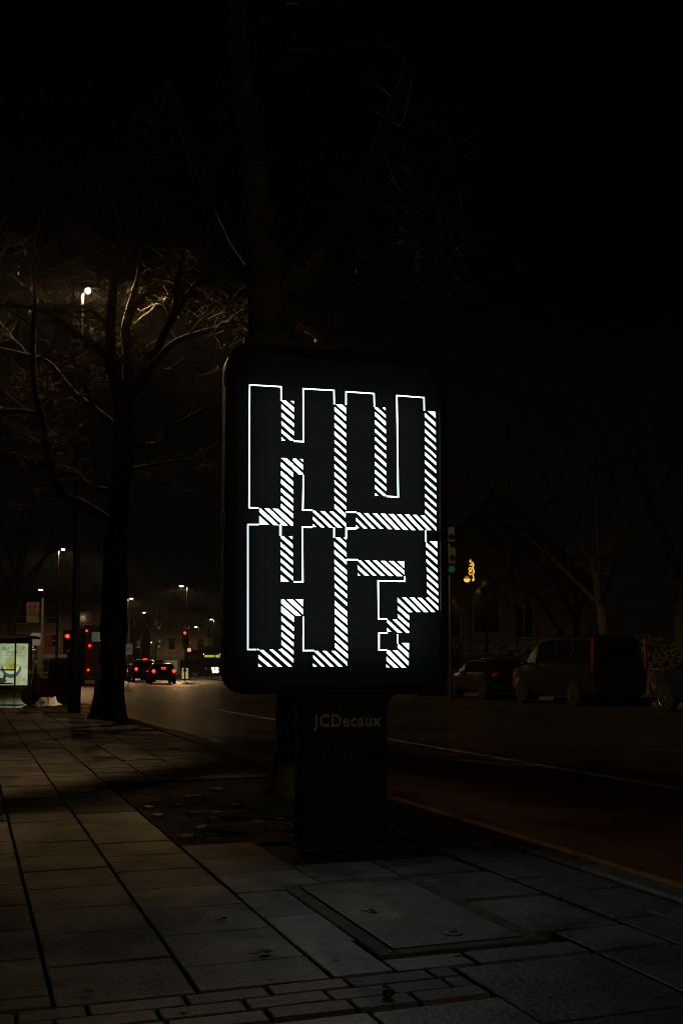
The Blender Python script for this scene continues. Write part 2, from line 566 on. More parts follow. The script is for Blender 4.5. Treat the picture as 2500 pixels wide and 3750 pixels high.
# kerb stones
kb = MB().cbox((0, 0, -.075), (0.894, .15, .155), .014)
kme = bpy.data.meshes.new('kerb_stone')
kme.from_pydata(kb.v, [], kb.f)
kme.materials.append(M['kerb'])
for k in range(46):
    o = link('kerb_stone', kme, None, pavement, W(-.07, -6 + k * .9, random.uniform(-.002, .004)))
    o.rotation_euler[2] = ROADROT + random.uniform(-.003, .003)
fk = MB()
for i in range(2, len(LK) - 1):
    a, b = LK[i], LK[i + 1]
    if i == 2:
        a = (0, 35.0)
    fk.add([W(a[0], a[1], -.14), W(b[0], b[1], -.14), W(b[0], b[1], .003), W(a[0], a[1], .003), W(a[0] - .15, a[1], .003), W(b[0] - .15, b[1], .003)], [(0, 1, 2, 3), (3, 2, 5, 4)])
fk.build('far_kerb_run', M['kerb'], pavement)

# trodden gum and grit on the slabs
gum = MB()
grng = random.Random(17)
for k in range(170):
    u_, v_ = grng.uniform(-4.6, -.7), grng.uniform(-4.0, 4.5) if k % 3 else grng.uniform(-4, 0)
    if u_ > -1.9 and -.7 < v_ < 2.8:
        continue
    r_ = grng.uniform(.004, .014)
    c_ = W(u_, v_, .0045)
    gum.add([c_ + Vector((r_ * grng.uniform(.7, 1.2) * math.cos(a), r_ * grng.uniform(.7, 1.2) * math.sin(a), 0)) for a in [2 * math.pi * q / 8 for q in range(8)]] + [c_ + Vector((0, 0, .0015))], [(q, (q + 1) % 8, 8) for q in range(8)])
gu = gum.build('trodden_gum', M['gum'], pavement)
gu['kind'] = 'stuff'

# concrete cover set in the pavement
t = thing('utility_cover', 'big square edged concrete service cover sunk in the pavement before the panel', 'cover', W(-1.35, -2.52, 0), ROADROT)
MB().cbox((0, 0, -.02), (1.10, .52, .05), .006).build('lid', M['concrete'], t)
fr_ = MB()
for (c, d) in (((0, .30, -.022), (1.24, .07, .05)), ((0, -.30, -.022), (1.24, .07, .05)), ((.59, 0, -.022), (.07, .53, .05)), ((-.59, 0, -.022), (.07, .53, .05))):
    fr_.cbox(c, d, .006)
fr_.build('surround', M['slab_moss'], t)
MB().lathe([(.035, .004), (.035, .010), (.018, .011), (.018, .006)], 14, 'z', (-.44, -.03, 0)).build('lifting_eye', M['steel'], t)
tg = MB()
for (c, d) in (((0, .258, .004), (1.12, .006, .008)), ((-.556, 0, .004), (.006, .52, .008))):
    tg.box(c, d)
tg.build('metal_edge', M['steel'], t)

# ------------------------------------------------------------------ the advertising panel
TH = R(15.5)
P0 = at(1243, 1900, 5.76)
NP = Vector((-math.sin(TH), math.cos(TH), 0))
RP = Vector((math.cos(TH), math.sin(TH), 0))
def onpanel(x, y, depth):
    d = ray(x, y)
    o = Vector((P0.x, P0.y, 0)) + NP * depth
    t_ = o.dot(NP) / d.dot(NP)
    q = d * t_
    return ((q - Vector((P0.x, P0.y, 0))).dot(RP), EYE + q.z)

panel = thing('advertising_panel', 'black freestanding street advertising panel with glowing HUH lettering', 'advertising panel', (P0.x, P0.y, 0), TH)
X0, X1, Z0, Z1 = -0.632, 0.655, 0.855, 2.80
outer = rrect(X0, Z0, X1, Z1, 0.13, 8)
inner = rrect(X0 + .052, Z0 + .060, X1 - .052, Z1 - .060, 0.075, 8)
def ringpts(poly, y, s=0.0):
    cx, cz = (X0 + X1) / 2, (Z0 + Z1) / 2
    w, h = (X1 - X0) / 2, (Z1 - Z0) / 2
    return [Vector((cx + (p[0] - cx) * (1 - s / w), y, cz + (p[1] - cz) * (1 - s / h))) for p in poly]
c = MB()
n = len(outer)
rings = [ringpts(inner, 0.030), ringpts(inner, 0.004), ringpts(outer, 0.0, .018), ringpts(outer, 0.006, .006), ringpts(outer, 0.022), ringpts(outer, 0.2), ringpts(outer, .215, .01), ringpts(outer, .22, .03)]
c.loft(rings, False)
c.f.append(tuple(reversed([(len(rings) - 1) * n + j for j in range(n)])))
casing = c.build('casing', M['casing'], panel, 40)
seam = MB()
for r_ in (.075,):
    a = ringpts(outer, r_, -.0015)
    seam.loft([ringpts(outer, r_ - .003, -.002), ringpts(outer, r_ + .003, -.002)], False)
seam.build('door_seam', M['black'], casing, 40)
for zz in (1.05, 1.8, 2.6):
    MB().cbox((X0 - .006, .06, zz), (.014, .03, .09), .003).build('hinge', M['black'], casing)
# lit poster: dark ink over a light box
pm = bpy.data.materials.new('backlit_poster')
pm.use_nodes = True
def backlight(m, col, lo, hi):
    nt = m.node_tree
    nt.nodes.remove(nt.nodes['Principled BSDF'])
    tcn = nt.nodes.new('ShaderNodeTexCoord')
    sp = nt.nodes.new('ShaderNodeSeparateXYZ')
    nt.links.new(tcn.outputs['Object'], sp.inputs[0])
    def mrange(src, a, b, c_, d_):
        k = nt.nodes.new('ShaderNodeMapRange')
        k.interpolation_type = 'SMOOTHSTEP'
        k.inputs[1].default_value, k.inputs[2].default_value, k.inputs[3].default_value, k.inputs[4].default_value = a, b, c_, d_
        nt.links.new(src, k.inputs[0])
        return k.outputs[0]
    def mul(a, b):
        k = nt.nodes.new('ShaderNodeMath')
        k.operation = 'MULTIPLY'
        nt.links.new(a, k.inputs[0])
        nt.links.new(b, k.inputs[1])
        return k.outputs[0]
    v = mul(mul(mrange(sp.outputs['Z'], .93, 1.20, lo, 1), mrange(sp.outputs['Z'], 2.72, 2.40, lo, 1)), mul(mrange(sp.outputs['X'], -.59, -.38, lo * 1.3, 1), mrange(sp.outputs['X'], .64, .40, lo * 1.3, 1)))
    em = nt.nodes.new('ShaderNodeEmission')
    em.inputs[0].default_value = (*col, 1)
    k = nt.nodes.new('ShaderNodeMath')
    k.operation = 'MULTIPLY'
    k.inputs[1].default_value = hi
    nt.links.new(v, k.inputs[0])
    nt.links.new(k.outputs[0], em.inputs[1])
    nt.links.new(em.outputs[0], nt.nodes['Material Output'].inputs[0])
backlight(pm, (0.78, 1.0, 0.90), 0.22, 0.0066)
lmt = bpy.data.materials.new('backlit_white_film')
lmt.use_nodes = True
backlight(lmt, (0.86, 1.0, 1.02), 0.3, 6.5)
pst = MB()
pst.v = ringpts(inner, .0295, -.002)
pst.f = [tuple(range(n))]
poster = pst.build('poster', pm, panel)

ZO = {1: (900, 1380), 2: (1220, 1400), 3: (900, 1660), 4: (1220, 1700), 5: (900, 1900), 6: (1220, 1940), 7: (900, 2170), 8: (1220, 2170)}
def fp(z, p):
    return (ZO[z][0] + p[0] / 3.92, ZO[z][1] + p[1] / 3.92)
LD = 0.028
def shape(mb, pts):
    q = [onpanel(x, y, LD) for x, y in pts]
    b = len(mb.v)
    mb.v += [(p[0], LD, p[1]) for p in q]
    mb.f.append(tuple(range(b, b + len(q))))
def clip(poly, clipper):
    out = poly
    A = sum(clipper[i][0] * clipper[(i + 1) % len(clipper)][1] - clipper[(i + 1) % len(clipper)][0] * clipper[i][1] for i in range(len(clipper)))
    cl = clipper if A > 0 else clipper[::-1]
    for i in range(len(cl)):
        a, b = cl[i], cl[(i + 1) % len(cl)]
        inp, out = out, []
        f_ = lambda p: (b[0] - a[0]) * (p[1] - a[1]) - (b[1] - a[1]) * (p[0] - a[0])
        for j in range(len(inp)):
            p, q = inp[j], inp[(j + 1) % len(inp)]
            fp_, fq = f_(p), f_(q)
            if fp_ >= 0:
                out.append(p)
            if (fp_ >= 0) != (fq >= 0):
                t_ = fp_ / (fp_ - fq)
                out.append((p[0] + (q[0] - p[0]) * t_, p[1] + (q[1] - p[1]) * t_))
        if not out:
            return []
    return out
def hatch(mb, z, poly, x0, s, bars):
    for a, b in bars:
        a, b = a + (b - a) * .04, b - (b - a) * .06
        st = [(x0 - 400, a - 400 * s), (x0 + 700, a + 700 * s), (x0 + 700, b + 700 * s), (x0 - 400, b - 400 * s)]
        q = clip(st, poly)
        if len(q) > 2:
            shape(mb, [fp(z, p) for p in q])
def polyline(mb, pts, w=5.2):
    """pts in photo pixels; mitred for right-angled corners by extending the ends"""
    for i in range(len(pts) - 1):
        a, b = Vector(pts[i]), Vector(pts[i + 1])
        t_ = (b - a).normalized()
        nn = Vector((-t_.y, t_.x)) * w / 2
        if i > 0:
            a = a + t_ * w / 2 * 1.0
        if i < len(pts) - 2:
            b = b + t_ * w / 2
        shape(mb, [tuple(a - nn), tuple(b - nn), tuple(b + nn), tuple(a + nn)])

def letter(name, label, hatches, quads, lines):
    mb = MB()
    for h in hatches:
        hatch(mb, *h)
    for z, qs in quads:
        for q in qs:
            shape(mb, [fp(z, p) for p in q])
    for ln in lines:
        w = 4.5
        if isinstance(ln[0], (int, float)):
            w, ln = ln[0], ln[1]
        polyline(mb, [fp(z, (x, y)) for z, x, y in ln], w)
    o = mb.build(name, lmt, poster)
    o['label'] = label
    return o

Bz2 = [(220, 306), (350, 412), (465, 525), (583, 645), (702, 762), (825, 870), (938, 985), (1060, 1111), (1175, 1230), (1290, 1345), (1405, 1455), (1523, 1570), (1635, 1688), (1745, 1810)]
letter('glowing_letter', 'glowing outlined and hatched letter H at top left',
    [(1, [(512, 340), (688, 348), (688, 915), (512, 912)], 512, .87, [(170, 235), (284, 352), (395, 455), (513, 572), (632, 690), (752, 805), (865, 920)]),
     (3, [(508, 67), (680, 76), (680, 945), (508, 795)], 512, .87, [(8, 78), (132, 200), (255, 325), (375, 440), (503, 562), (615, 680), (725, 790)]),
     (3, [(680, 76), (820, 85), (820, 310), (680, 302)], 512, .90, [(-230, -152), (-111, -38), (8, 82)]),
     (3, [(195, 790), (495, 800), (495, 1032), (195, 1022)], 195, .93, [(890, 1120), (771, 845), (660, 727), (546, 621)]),
     (3, [(495, 790), (675, 945), (675, 1038), (495, 1032)], 195, .92, [(660, 727), (546, 624)]),
     (2, [(18, 312), (182, 326), (188, 1780), (170, 1970), (18, 1812)], 18, .89, Bz2),
     (3, [(965, 825), (1258, 838), (1258, 1068), (965, 1056)], 967, .94, [(677, 739), (797, 850), (910, 960), (1015, 1070), (565, 619)]),
     (3, [(1258, 800), (1437, 955), (1437, 1070), (1258, 1068)], 967, .93, [(568, 625), (682, 745)])],
    [],
    [[(3, 182, 785), (3, 48, 780), (1, 56, 115), (1, 506, 142), (1, 508, 340)],
     [(1, 692, 925), (1, 827, 930), (1, 823, 170), (1, 1264, 195), (1, 1267, 393)],
     [(3, 825, 320), (3, 818, 815), (3, 956, 818)]])
letter('glowing_letter', 'glowing outlined and hatched letter U at top right',
    [(2, [(595, 357), (748, 366), (763, 1633), (601, 1630)], 597, .9, [(200, 271), (330, 376), (425, 485), (540, 600), (668, 715), (782, 830), (898, 950), (1018, 1072), (1137, 1190), (1251, 1306), (1368, 1416), (1473, 1524), (1581, 1640)]),
     (2, [(1310, 410), (1466, 421), (1478, 2030), (1318, 1876)], 1312, .91, [(290, 380), (438, 497), (555, 612), (668, 722), (783, 832), (900, 945), (998, 1050), (1113, 1165), (1246, 1296), (1363, 1411), (1478, 1526), (1596, 1644), (1706, 1761), (1822, 1871)])],
    [(4, [[(335, 698), (380, 698), (600, 922), (550, 922)], [(442, 703), (495, 703), (718, 926), (668, 926)], [(567, 708), (622, 708), (840, 931), (792, 931)],
          [(680, 712), (740, 712), (955, 935), (893, 935)], [(795, 716), (862, 716), (1070, 942), (1010, 942)], [(915, 719), (968, 719), (1178, 945), (1125, 945)],
          [(1028, 722), (1082, 722), (1290, 945), (1235, 945)], [(1142, 728), (1195, 728), (1405, 946), (1350, 946)], [(1250, 733), (1305, 733), (1476, 910), (1476, 953), (1463, 945)],
          [(330, 770), (485, 920), (435, 920), (330, 815)], [(328, 875), (368, 915), (328, 922)]])],
    [[(2, 182, 326), (2, 182, 135), (2, 583, 162), (2, 588, 352)],
     [(4, 770, 462), (4, 930, 470), (2, 911, 190), (2, 1300, 220), (2, 1303, 408)],
     [(4, 178, 688), (4, 333, 690)]])
Gz6 = [(-60, 0), (45, 107), (172, 240), (290, 350), (425, 488), (528, 590), (648, 715), (768, 828), (888, 935), (1012, 1088), (1127, 1207), (1254, 1337), (1385, 1452), (1507, 1572), (1617, 1687)]
letter('glowing_letter', 'glowing outlined and hatched letter H at bottom left',
    [(5, [(500, 248), (668, 250), (678, 900), (506, 900)], 502, .87, [(90, 152), (215, 276), (338, 395), (452, 510), (568, 622), (680, 735), (795, 935)]),
     (6, [(15, 113), (185, 113), (207, 1845), (26, 1692)], 18, .89, Gz6)],
    [(7, [[(975, 838), (1030, 838), (1262, 1062), (1208, 1062)], [(1098, 838), (1150, 838), (1388, 1062), (1330, 1062)], [(1225, 838), (1278, 838), (1455, 1000), (1455, 1052)],
          [(968, 900), (1135, 1060), (1085, 1060), (968, 942)], [(965, 1018), (1020, 1060), (965, 1060)],
          [(510, 100), (545, 100), (790, 332), (722, 333), (510, 155)], [(590, 100), (670, 100), (820, 240), (820, 312)], [(718, 100), (820, 100), (820, 197)],
          [(510, 195), (686, 345), (686, 422), (510, 280)], [(512, 342), (688, 500), (688, 552), (512, 402)], [(512, 465), (688, 612), (688, 665), (512, 520)],
          [(512, 572), (684, 720), (684, 772), (512, 628)], [(512, 688), (684, 835), (684, 888), (512, 745)], [(470, 818), (520, 805), (683, 950), (683, 1008)],
          [(340, 820), (392, 820), (665, 1062), (612, 1062)], [(190, 825), (250, 825), (525, 1064), (465, 1064)], [(182, 893), (383, 1064), (325, 1064), (182, 945)], [(180, 1018), (235, 1064), (180, 1064)]])],
    [[(5, 185, 82), (5, 30, 82), (7, 30, 818), (7, 152, 818)], [(7, 163, 817), (7, 184, 817)],
     (7.2, [(5, 497, 85), (5, 497, 242)]),
     [(5, 690, 905), (5, 818, 905), (5, 812, 120), (5, 956, 120)],
     [(7, 825, 348), (7, 824, 833), (7, 976, 832)],
     (4.6, [(5, 1265, 122), (5, 1265, 272)])])
letter('glowing_letter', 'glowing outlined and hatched question mark at bottom right',
    [(6, [(1330, 178), (1487, 178), (1505, 1055), (1346, 915)], 1334, .9, [(182, 245), (300, 358), (418, 470), (530, 585), (635, 692), (742, 796), (848, 900)])],
    [(6, [[(348, 440), (392, 440), (618, 658), (568, 658)], [(455, 442), (510, 442), (738, 660), (685, 660)], [(568, 444), (628, 446), (858, 662), (800, 662)],
          [(682, 448), (742, 448), (992, 665), (915, 665)], [(798, 450), (862, 450), (1018, 590), (1018, 642)], [(918, 453), (1013, 453), (1013, 545)],
          [(350, 512), (510, 658), (455, 658), (350, 560)], [(352, 623), (385, 658), (355, 658)], [(1382, 168), (1487, 168), (1487, 265)], [(1325, 982), (1360, 968), (1503, 1105), (1503, 1157)]]),
     (8, [[(988, 73), (1045, 73), (1252, 278), (1195, 278)], [(1098, 73), (1160, 73), (1360, 280), (1302, 280)], [(1210, 75), (1265, 78), (1460, 278), (1410, 280)], [(922, 75), (1132, 280), (1085, 280), (922, 130)],
          [(925, 195), (1086, 335), (1086, 390), (925, 247)], [(925, 310), (1086, 450), (1086, 500), (925, 358)], [(852, 388), (905, 388), (1086, 560), (1082, 578), (1048, 578)], [(775, 388), (985, 578), (928, 578), (775, 432)], [(775, 510), (828, 560), (775, 560)]])],
    [(6.2, [(4, 330, 922), (4, 187, 922), (4, 187, 1062)]),
     [(6, 186, 428), (6, 353, 430)],
     [(4, 1327, 945), (4, 1327, 1110)],
     [(6, 1025, 668), (6, 1025, 740), (6, 642, 733), (8, 648, 378), (8, 771, 378)],
     ])
letter('glowing_letter', 'glowing outlined and hatched square dot of the question mark', [],
    [(8, [[(983, 725), (1082, 725), (1082, 820)], [(925, 730), (1080, 870), (1080, 935), (922, 790)], [(852, 830), (918, 830), (1080, 990), (1078, 1050)], [(765, 830), (803, 828), (1045, 1080), (983, 1080), (765, 870)], [(763, 918), (933, 1078), (868, 1078), (763, 978)], [(760, 1030), (808, 1073), (760, 1073)]])],
    [[(8, 778, 582), (8, 655, 582), (8, 655, 825), (8, 769, 825)],
     (4.2, [(8, 922, 598), (8, 922, 728)])])
gl = MB()
gl.v = ringpts(inner, .012, -.004)
gl.f = [tuple(range(n))]
gl.build('glass_pane', M['glass'], panel)
# pedestal with flared top
PX0, PX1 = -0.208, 0.283
arc = []
rr = .085
for i in range(9):
    q = R(90 * i / 8)
    arc.append((rr - rr * math.cos(q), rr * math.sin(q)))           # 0..rr sideways, 0..rr up
left = [(PX0 - a, Z0 - rr + b) for a, b in arc]
right = [(PX1 + a, Z0 - rr + b) for a, b in arc]
pp = [(PX0 - .006, 0.0), (PX0 - .006, .03), (PX0, .05)] + left + [(PX1 + rr, Z0 + .01)][:0] + right[::-1] + [(PX1, .05), (PX1 + .006, .03), (PX1 + .006, 0.0)]
ped = MB()
cxp = (PX0 + PX1) / 2
def pring(y, s):
    return [Vector((cxp + (p[0] - cxp) * (1 - s), y, p[1])) for p in pp]
ped.loft([pring(.012, .03), pring(.016, .012), pring(.028, 0), pring(.19, 0), pring(.205, .03)])
pedestal = ped.build('pedestal', M['casing'], panel, 50)
MB().cbox((cxp, .11, .012), (PX1 - PX0 + .02, .23, .024), .006).build('base_plate', M['black'], pedestal)
text_obj('lettering', 'JCDecaux', M['letter'], pedestal, -.147, .243, .676, .066, .0095, .028)

# ------------------------------------------------------------------ trees
class Tree:
    def __init__(s, seed):
        s.big = MB()
        s.tw = MB()
        s.rng = random.Random(seed)
        s.leaf = MB()
    def limb(s, pts, r0, r1, big=True, n=8):
        pts = [Vector(p) for p in pts]
        # smooth by Catmull-Rom
        out = []
        for i in range(len(pts) - 1):
            p0, p1, p2, p3 = pts[max(i - 1, 0)], pts[i], pts[i + 1], pts[min(i + 2, len(pts) - 1)]
            for k in range(4):
                t = k / 4
                out.append(.5 * ((2 * p1) + (p2 - p0) * t + (2 * p0 - 5 * p1 + 4 * p2 - p3) * t * t + (3 * p1 - p0 - 3 * p2 + p3) * t ** 3))
        out.append(pts[-1])
        m = len(out)
        rr_ = [(r0 + (r1 - r0) * (i / (m - 1)) ** .8) * s.rng.uniform(.92, 1.1) for i in range(m)]
        (s.big if big else s.tw).tube(out, rr_, n)
        return out, rr_
    def twig(s, p, d, L, r, lvl):
        rng = s.rng
        k = 5 if lvl > 0 else 4
        pts = [p]
        d = d.normalized()
        bend = Vector((rng.uniform(-1, 1), rng.uniform(-1, 1), rng.uniform(-.6, .7))) * .22
        for i in range(k):
            d = (d + bend + Vector((rng.uniform(-1, 1), rng.uniform(-1, 1), rng.uniform(-1, 1))) * .20 + Vector((0, 0, .05 if i > 2 else -.06))).normalized()
            pts.append(pts[-1] + d * L / k)
        (s.tw).tube(pts, [max(.0028, r * (1 - .75 * i / k)) for i in range(k + 1)], 3 if lvl < 2 else 5, False)
        if lvl > 0:
            for j in range(rng.randint(5, 7)):
                i = rng.randint(1, k)
                dd = (d + Vector((rng.uniform(-1, 1), rng.uniform(-1, 1), rng.uniform(-.8, .8))) * 1.0).normalized()
                s.twig(pts[i], dd, L * rng.uniform(.42, .7), r * .55, lvl - 1)
        elif rng.random() < .012:
            q = pts[-1]
            a = rng.uniform(0, 6.3)
            w = Vector((math.cos(a), math.sin(a), .2)) * .05
            h = Vector((0, 0, -.09))
            s.leaf.add([q, q + w + h * .4, q + h + w * .3, q - w + h * .5], [(0, 1, 2, 3)])
    def dress(s, path, rads, every=3, L=1.2, lvl=2, start=.3, prob=1.0):
        m = len(path)
        for i in range(int(m * start), m, every):
            if s.rng.random() > prob:
                continue
            t = (path[min(i + 1, m - 1)] - path[max(i - 1, 0)]).normalized()
            side = t.cross(Vector((s.rng.uniform(-1, 1), s.rng.uniform(-1, 1), s.rng.uniform(-1, 1)))).normalized()
            s.twig(path[i], t * .5 + side, L * s.rng.uniform(.6, 1.3), min(.02, max(.009, rads[i] * .4)), lvl)
    def build(s, label, loc, group=None, bark='bark'):
        t = thing('plane_tree', label, 'tree', loc, 0, group)
        tr = Matrix.Translation(-Vector(loc))
        for nm, mb, ma, sm in (('trunk', s.big, M[bark], 180), ('crown', s.tw, M['twig'], 180), ('dead_leaves', s.leaf, M['leaf'], None)):
            if not mb.v:
                continue
            mb.v = [tuple(Vector(p) + tr.to_translation()) for p in mb.v]
            o = mb.build(nm, ma, t, sm)
            if nm == 'dead_leaves':
                o['kind'] = 'stuff'
        return t

def z6(x, y, Y):                       # traced in an enlarged part of the photograph
    return at(x * .574, 950 + y * .574, Y)

T1 = Tree(3)
Y1 = 20.71
base = at(395, 2632, Y1)
base.z = -.02
trunkpts = [base + Vector((0, 0, -.02)), at(400, 2560, Y1), at(413, 2400, Y1), at(420, 2200, Y1), at(424, 2000, Y1), z6(760, 1500, Y1), z6(785, 1200, Y1), z6(785, 1000, Y1), z6(775, 860, Y1)]
pth, rad = T1.limb(trunkpts, .31, .185, True, 14)
T1.big.tube([base + Vector((0, 0, -.03)), base + Vector((.01, 0, .12)), base + Vector((.02, 0, .45)), base + Vector((.03, 0, 1.1))], [.44, .37, .31, .27], 14)
def L1(pts, r0, r1, L=1.3, every=2, lvl=2, start=.25):
    P_ = [z6(x, y, Y1 + (dy if dy < 0 else dy * .35)) for x, y, dy in pts]
    a, b = T1.limb(P_, r0, r1, True, 8)
    T1.dress(a, b, every, L, lvl, start)
L1([(775, 880, 0), (740, 780, -.1), (712, 680, -.3), (705, 500, -.5), (712, 300, -.8), (730, 100, -1), (760, -120, -1.2), (740, -350, -1.3)], .17, .04)
L1([(790, 880, 0), (818, 760, .2), (812, 560, .4), (802, 430, .5), (870, 280, .8), (1000, 150, 1.1), (1130, 80, 1.4), (1260, -30, 1.6)], .14, .04)
L1([(800, 430, .5), (830, 300, .3), (880, 120, .1), (900, -60, 0)], .09, .03)
L1([(800, 900, 0), (880, 820, -.3), (950, 700, -.6), (1040, 490, -1.0), (1110, 330, -1.3), (1130, 150, -1.6), (1170, -40, -1.8)], .13, .035)
L1([(1090, 400, -1.2), (1180, 260, -1.2), (1240, 170, -1.1), (1330, 100, -1.)], .06, .02)
L1([(950, 700, -.6), (1100, 540, -.4), (1240, 480, 0), (1400, 425, .4), (1510, 350, .7), (1620, 300, .9)], .075, .025, 1.2)
L1([(715, 640, -.3), (640, 580, -.6), (480, 470, -1.), (330, 350, -1.5), (210, 310, -1.9), (40, 290, -2.3)], .10, .03)
L1([(706, 480, -.5), (660, 390, -.1), (610, 340, .2), (520, 300, .5), (350, 288, .9), (200, 230, 1.2)], .075, .022)
L1([(775, 1100, 0), (720, 1050, .3), (600, 950, .7), (480, 860, 1.1), (400, 760, 1.5), (300, 650, 1.8), (130, 600, 2.2), (-40, 560, 2.5)], .10, .03)
L1([(610, 960, .7), (550, 830, .5), (485, 680, .2), (440, 560, 0)], .06, .02)
L1([(745, 1720, 0), (650, 1640, -.4), (520, 1560, -.8), (415, 1510, -1.1), (345, 1400, -1.4), (305, 1200, -1.6), (270, 1010, -1.8), (228, 850, -2.), (214, 650, -2.1), (216, 430, -2.2), (230, 250, -2.2)], .13, .035)
L1([(325, 1340, -1.4), (270, 1305, -1.5), (180, 1280, -1.7), (100, 1240, -1.9), (-40, 1235, -2.2)], .055, .02)
L1([(265, 1000, -1.8), (200, 975, -2.), (100, 960, -2.3), (-30, 970, -2.5)], .05, .02)
L1([(800, 1210, 0), (870, 1190, -.3), (1030, 1168, -.9), (1080, 1085, -1.2), (1180, 1020, -1.6), (1320, 950, -2.), (1410, 940, -2.3)], .06, .018, 1.1)
L1([(800, 1350, 0), (880, 1330, .5), (970, 1310, .9), (1100, 1290, 1.5), (1250, 1260, 2.), (1390, 1165, 2.5)], .05, .018, 1.0, 3)
L1([(760, 1490, 0), (680, 1470, .6), (560, 1432, 1.2), (490, 1360, 1.7), (330, 1300, 2.3), (200, 1290, 2.8)], .075, .025)
L1([(760, 1460, 0), (680, 1410, -.8), (605, 1310, -1.4), (597, 1200, -1.8), (560, 1080, -2.2)], .05, .015)
T1.build('bare plane tree with a broad crown beside the tall dark lamp post', (base.x, base.y, 0), 'street trees')

T2 = Tree(11)
Y2 = 8.3
b2 = at(1150, 2915, Y2)
b2.z = 0
tp = [b2 + Vector((0, 0, -.03)), at(1142, 2700, Y2), at(1120, 2300, Y2), at(1080, 1900, Y2), at(1030, 1500, Y2), at(985, 1230, Y2)]
T2.limb(tp, .30, .225, True, 16)
T2.big.tube([b2 + Vector((0, 0, -.04)), b2 + Vector((0, 0, .1)), b2 + Vector((0, 0, .35)), b2 + Vector((0, 0, .8))], [.40, .36, .315, .285], 16)
def L2(pts, r0, r1, L=.9, lvl=1, start=.4):
    P_ = [at(x, y, Y2 + dy) for x, y, dy in pts]
    a, b = T2.limb(P_, r0, r1, True, 9)
    T2.dress(a, b, 2, L, lvl, start)
L2([(985, 1250, 0), (972, 1080, -.1), (955, 890, -.2), (925, 640, -.3), (905, 470, -.5), (882, 300, -.7), (870, 100, -.9), (840, -150, -1.)], .18, .07)
L2([(990, 1240, 0), (1070, 1080, .2), (1145, 950, .3), (1240, 850, .5), (1330, 700, .7), (1390, 520, .9), (1500, 250, 1.2)], .14, .05)
L2([(965, 1000, -.1), (880, 900, .3), (800, 750, .6), (700, 550, .9), (620, 300, 1.2)], .08, .03)
L2([(1145, 950, .3), (1250, 1000, .8), (1380, 1040, 1.4), (1520, 1030, 2.0), (1650, 1100, 2.5)], .06, .02, 1.1, 2)
L2([(1240, 850, .5), (1400, 850, .2), (1550, 760, -.1), (1700, 700, -.3)], .05, .02, 1.1, 2)
T2.build('thick bare plane tree standing right behind the glowing panel', (b2.x, b2.y, 0), 'street trees', 'bark_glare')

def gen_tree(seed, x, y, Y, h, label, lean=0, tr=.28, dens=1.0, lvl=2):
    t = Tree(seed)
    rng = t.rng
    b = at(x, y, Y)
    b.z = 0
    top = b + Vector((lean, 0, h * .42))
    p, r_ = t.limb([b + Vector((0, 0, -.1)), b + Vector((lean * .2, 0, h * .15)), b + Vector((lean * .5, .1, h * .3)), top], tr, tr * .62, True, 10)
    for k in range(7):
        a = 2 * math.pi * k / 7 + rng.uniform(-.3, .3)
        o = Vector((math.cos(a), math.sin(a), 0))
        s0 = p[-1 - rng.randint(0, 5)]
        sp = rng.uniform(.12, .3) * h
        e1 = s0 + o * sp * .5 + Vector((0, 0, h * .14))
        e2 = s0 + o * sp + Vector((0, 0, h * rng.uniform(.25, .4)))
        e3 = s0 + o * sp * 1.25 + Vector((0, 0, h * rng.uniform(.42, .56)))
        q, rr2 = t.limb([s0, e1, e2, e3], tr * .4, .03, True, 6)
        t.dress(q, rr2, 2, h * .11, lvl, .25, dens)
    return t.build(label, (b.x, b.y, 0), 'street trees')
gen_tree(21, 2228, 2545, 41, 13, 'bare tree with a slim trunk standing behind the tall black van', -.6, .24, .8)
gen_tree(22, 1886, 2530, 50, 14, 'bare tree behind the parked dark cars, next to the stone church', -.2, .26, .8)
gen_tree(23, 2490, 2545, 44, 14, 'bare tree at the far right edge behind the parked blue car', .2, .3, .8)
gen_tree(24, 30, 2530, 52, 13, 'bare tree beyond the bus shelter at the left edge', .3, .28, .7)
gen_tree(25, 560, 2475, 140, 15, 'small far bare tree above the waiting cars', .1, .3, .6, 1)
gen_tree(26, 860, 2480, 120, 15, 'far bare tree half hidden behind the left edge of the panel', .1, .3, .6, 1)

# ------------------------------------------------------------------ street lamps
IES = bpy.data.texts.new('road_lantern.ies')
_a = [0, 20, 40, 50, 60, 65, 70, 75, 80, 85, 90, 180]
_c = [190, 200, 290, 430, 1100, 1800, 2000, 1900, 900, 200, 0, 0]
IES.write('IESNA:LM-63-1995\nTILT=NONE\n1 1000 1 %d 1 1 2 0 0 0\n1 1 100\n%s\n0\n%s\n' % (len(_a), ' '.join(map(str, _a)), ' '.join(map(str, _c))))
def road_lantern(power):
    """point lamp with the wide throw of a road lantern"""
    li = bpy.data.lights.new('lamp_bulb', 'POINT')
    li.energy = power
    li.color = LAMP
    li.shadow_soft_size = .07
    li.use_nodes = True
    nt_ = li.node_tree
    em_ = nt_.nodes['Emission']
    ie = nt_.nodes.new('ShaderNodeTexIES')
    ie.mode = 'INTERNAL'
    ie.ies = IES
    ie.inputs['Strength'].default_value = 1.0
    nt_.links.new(ie.outputs[0], em_.inputs['Strength'])
    return li
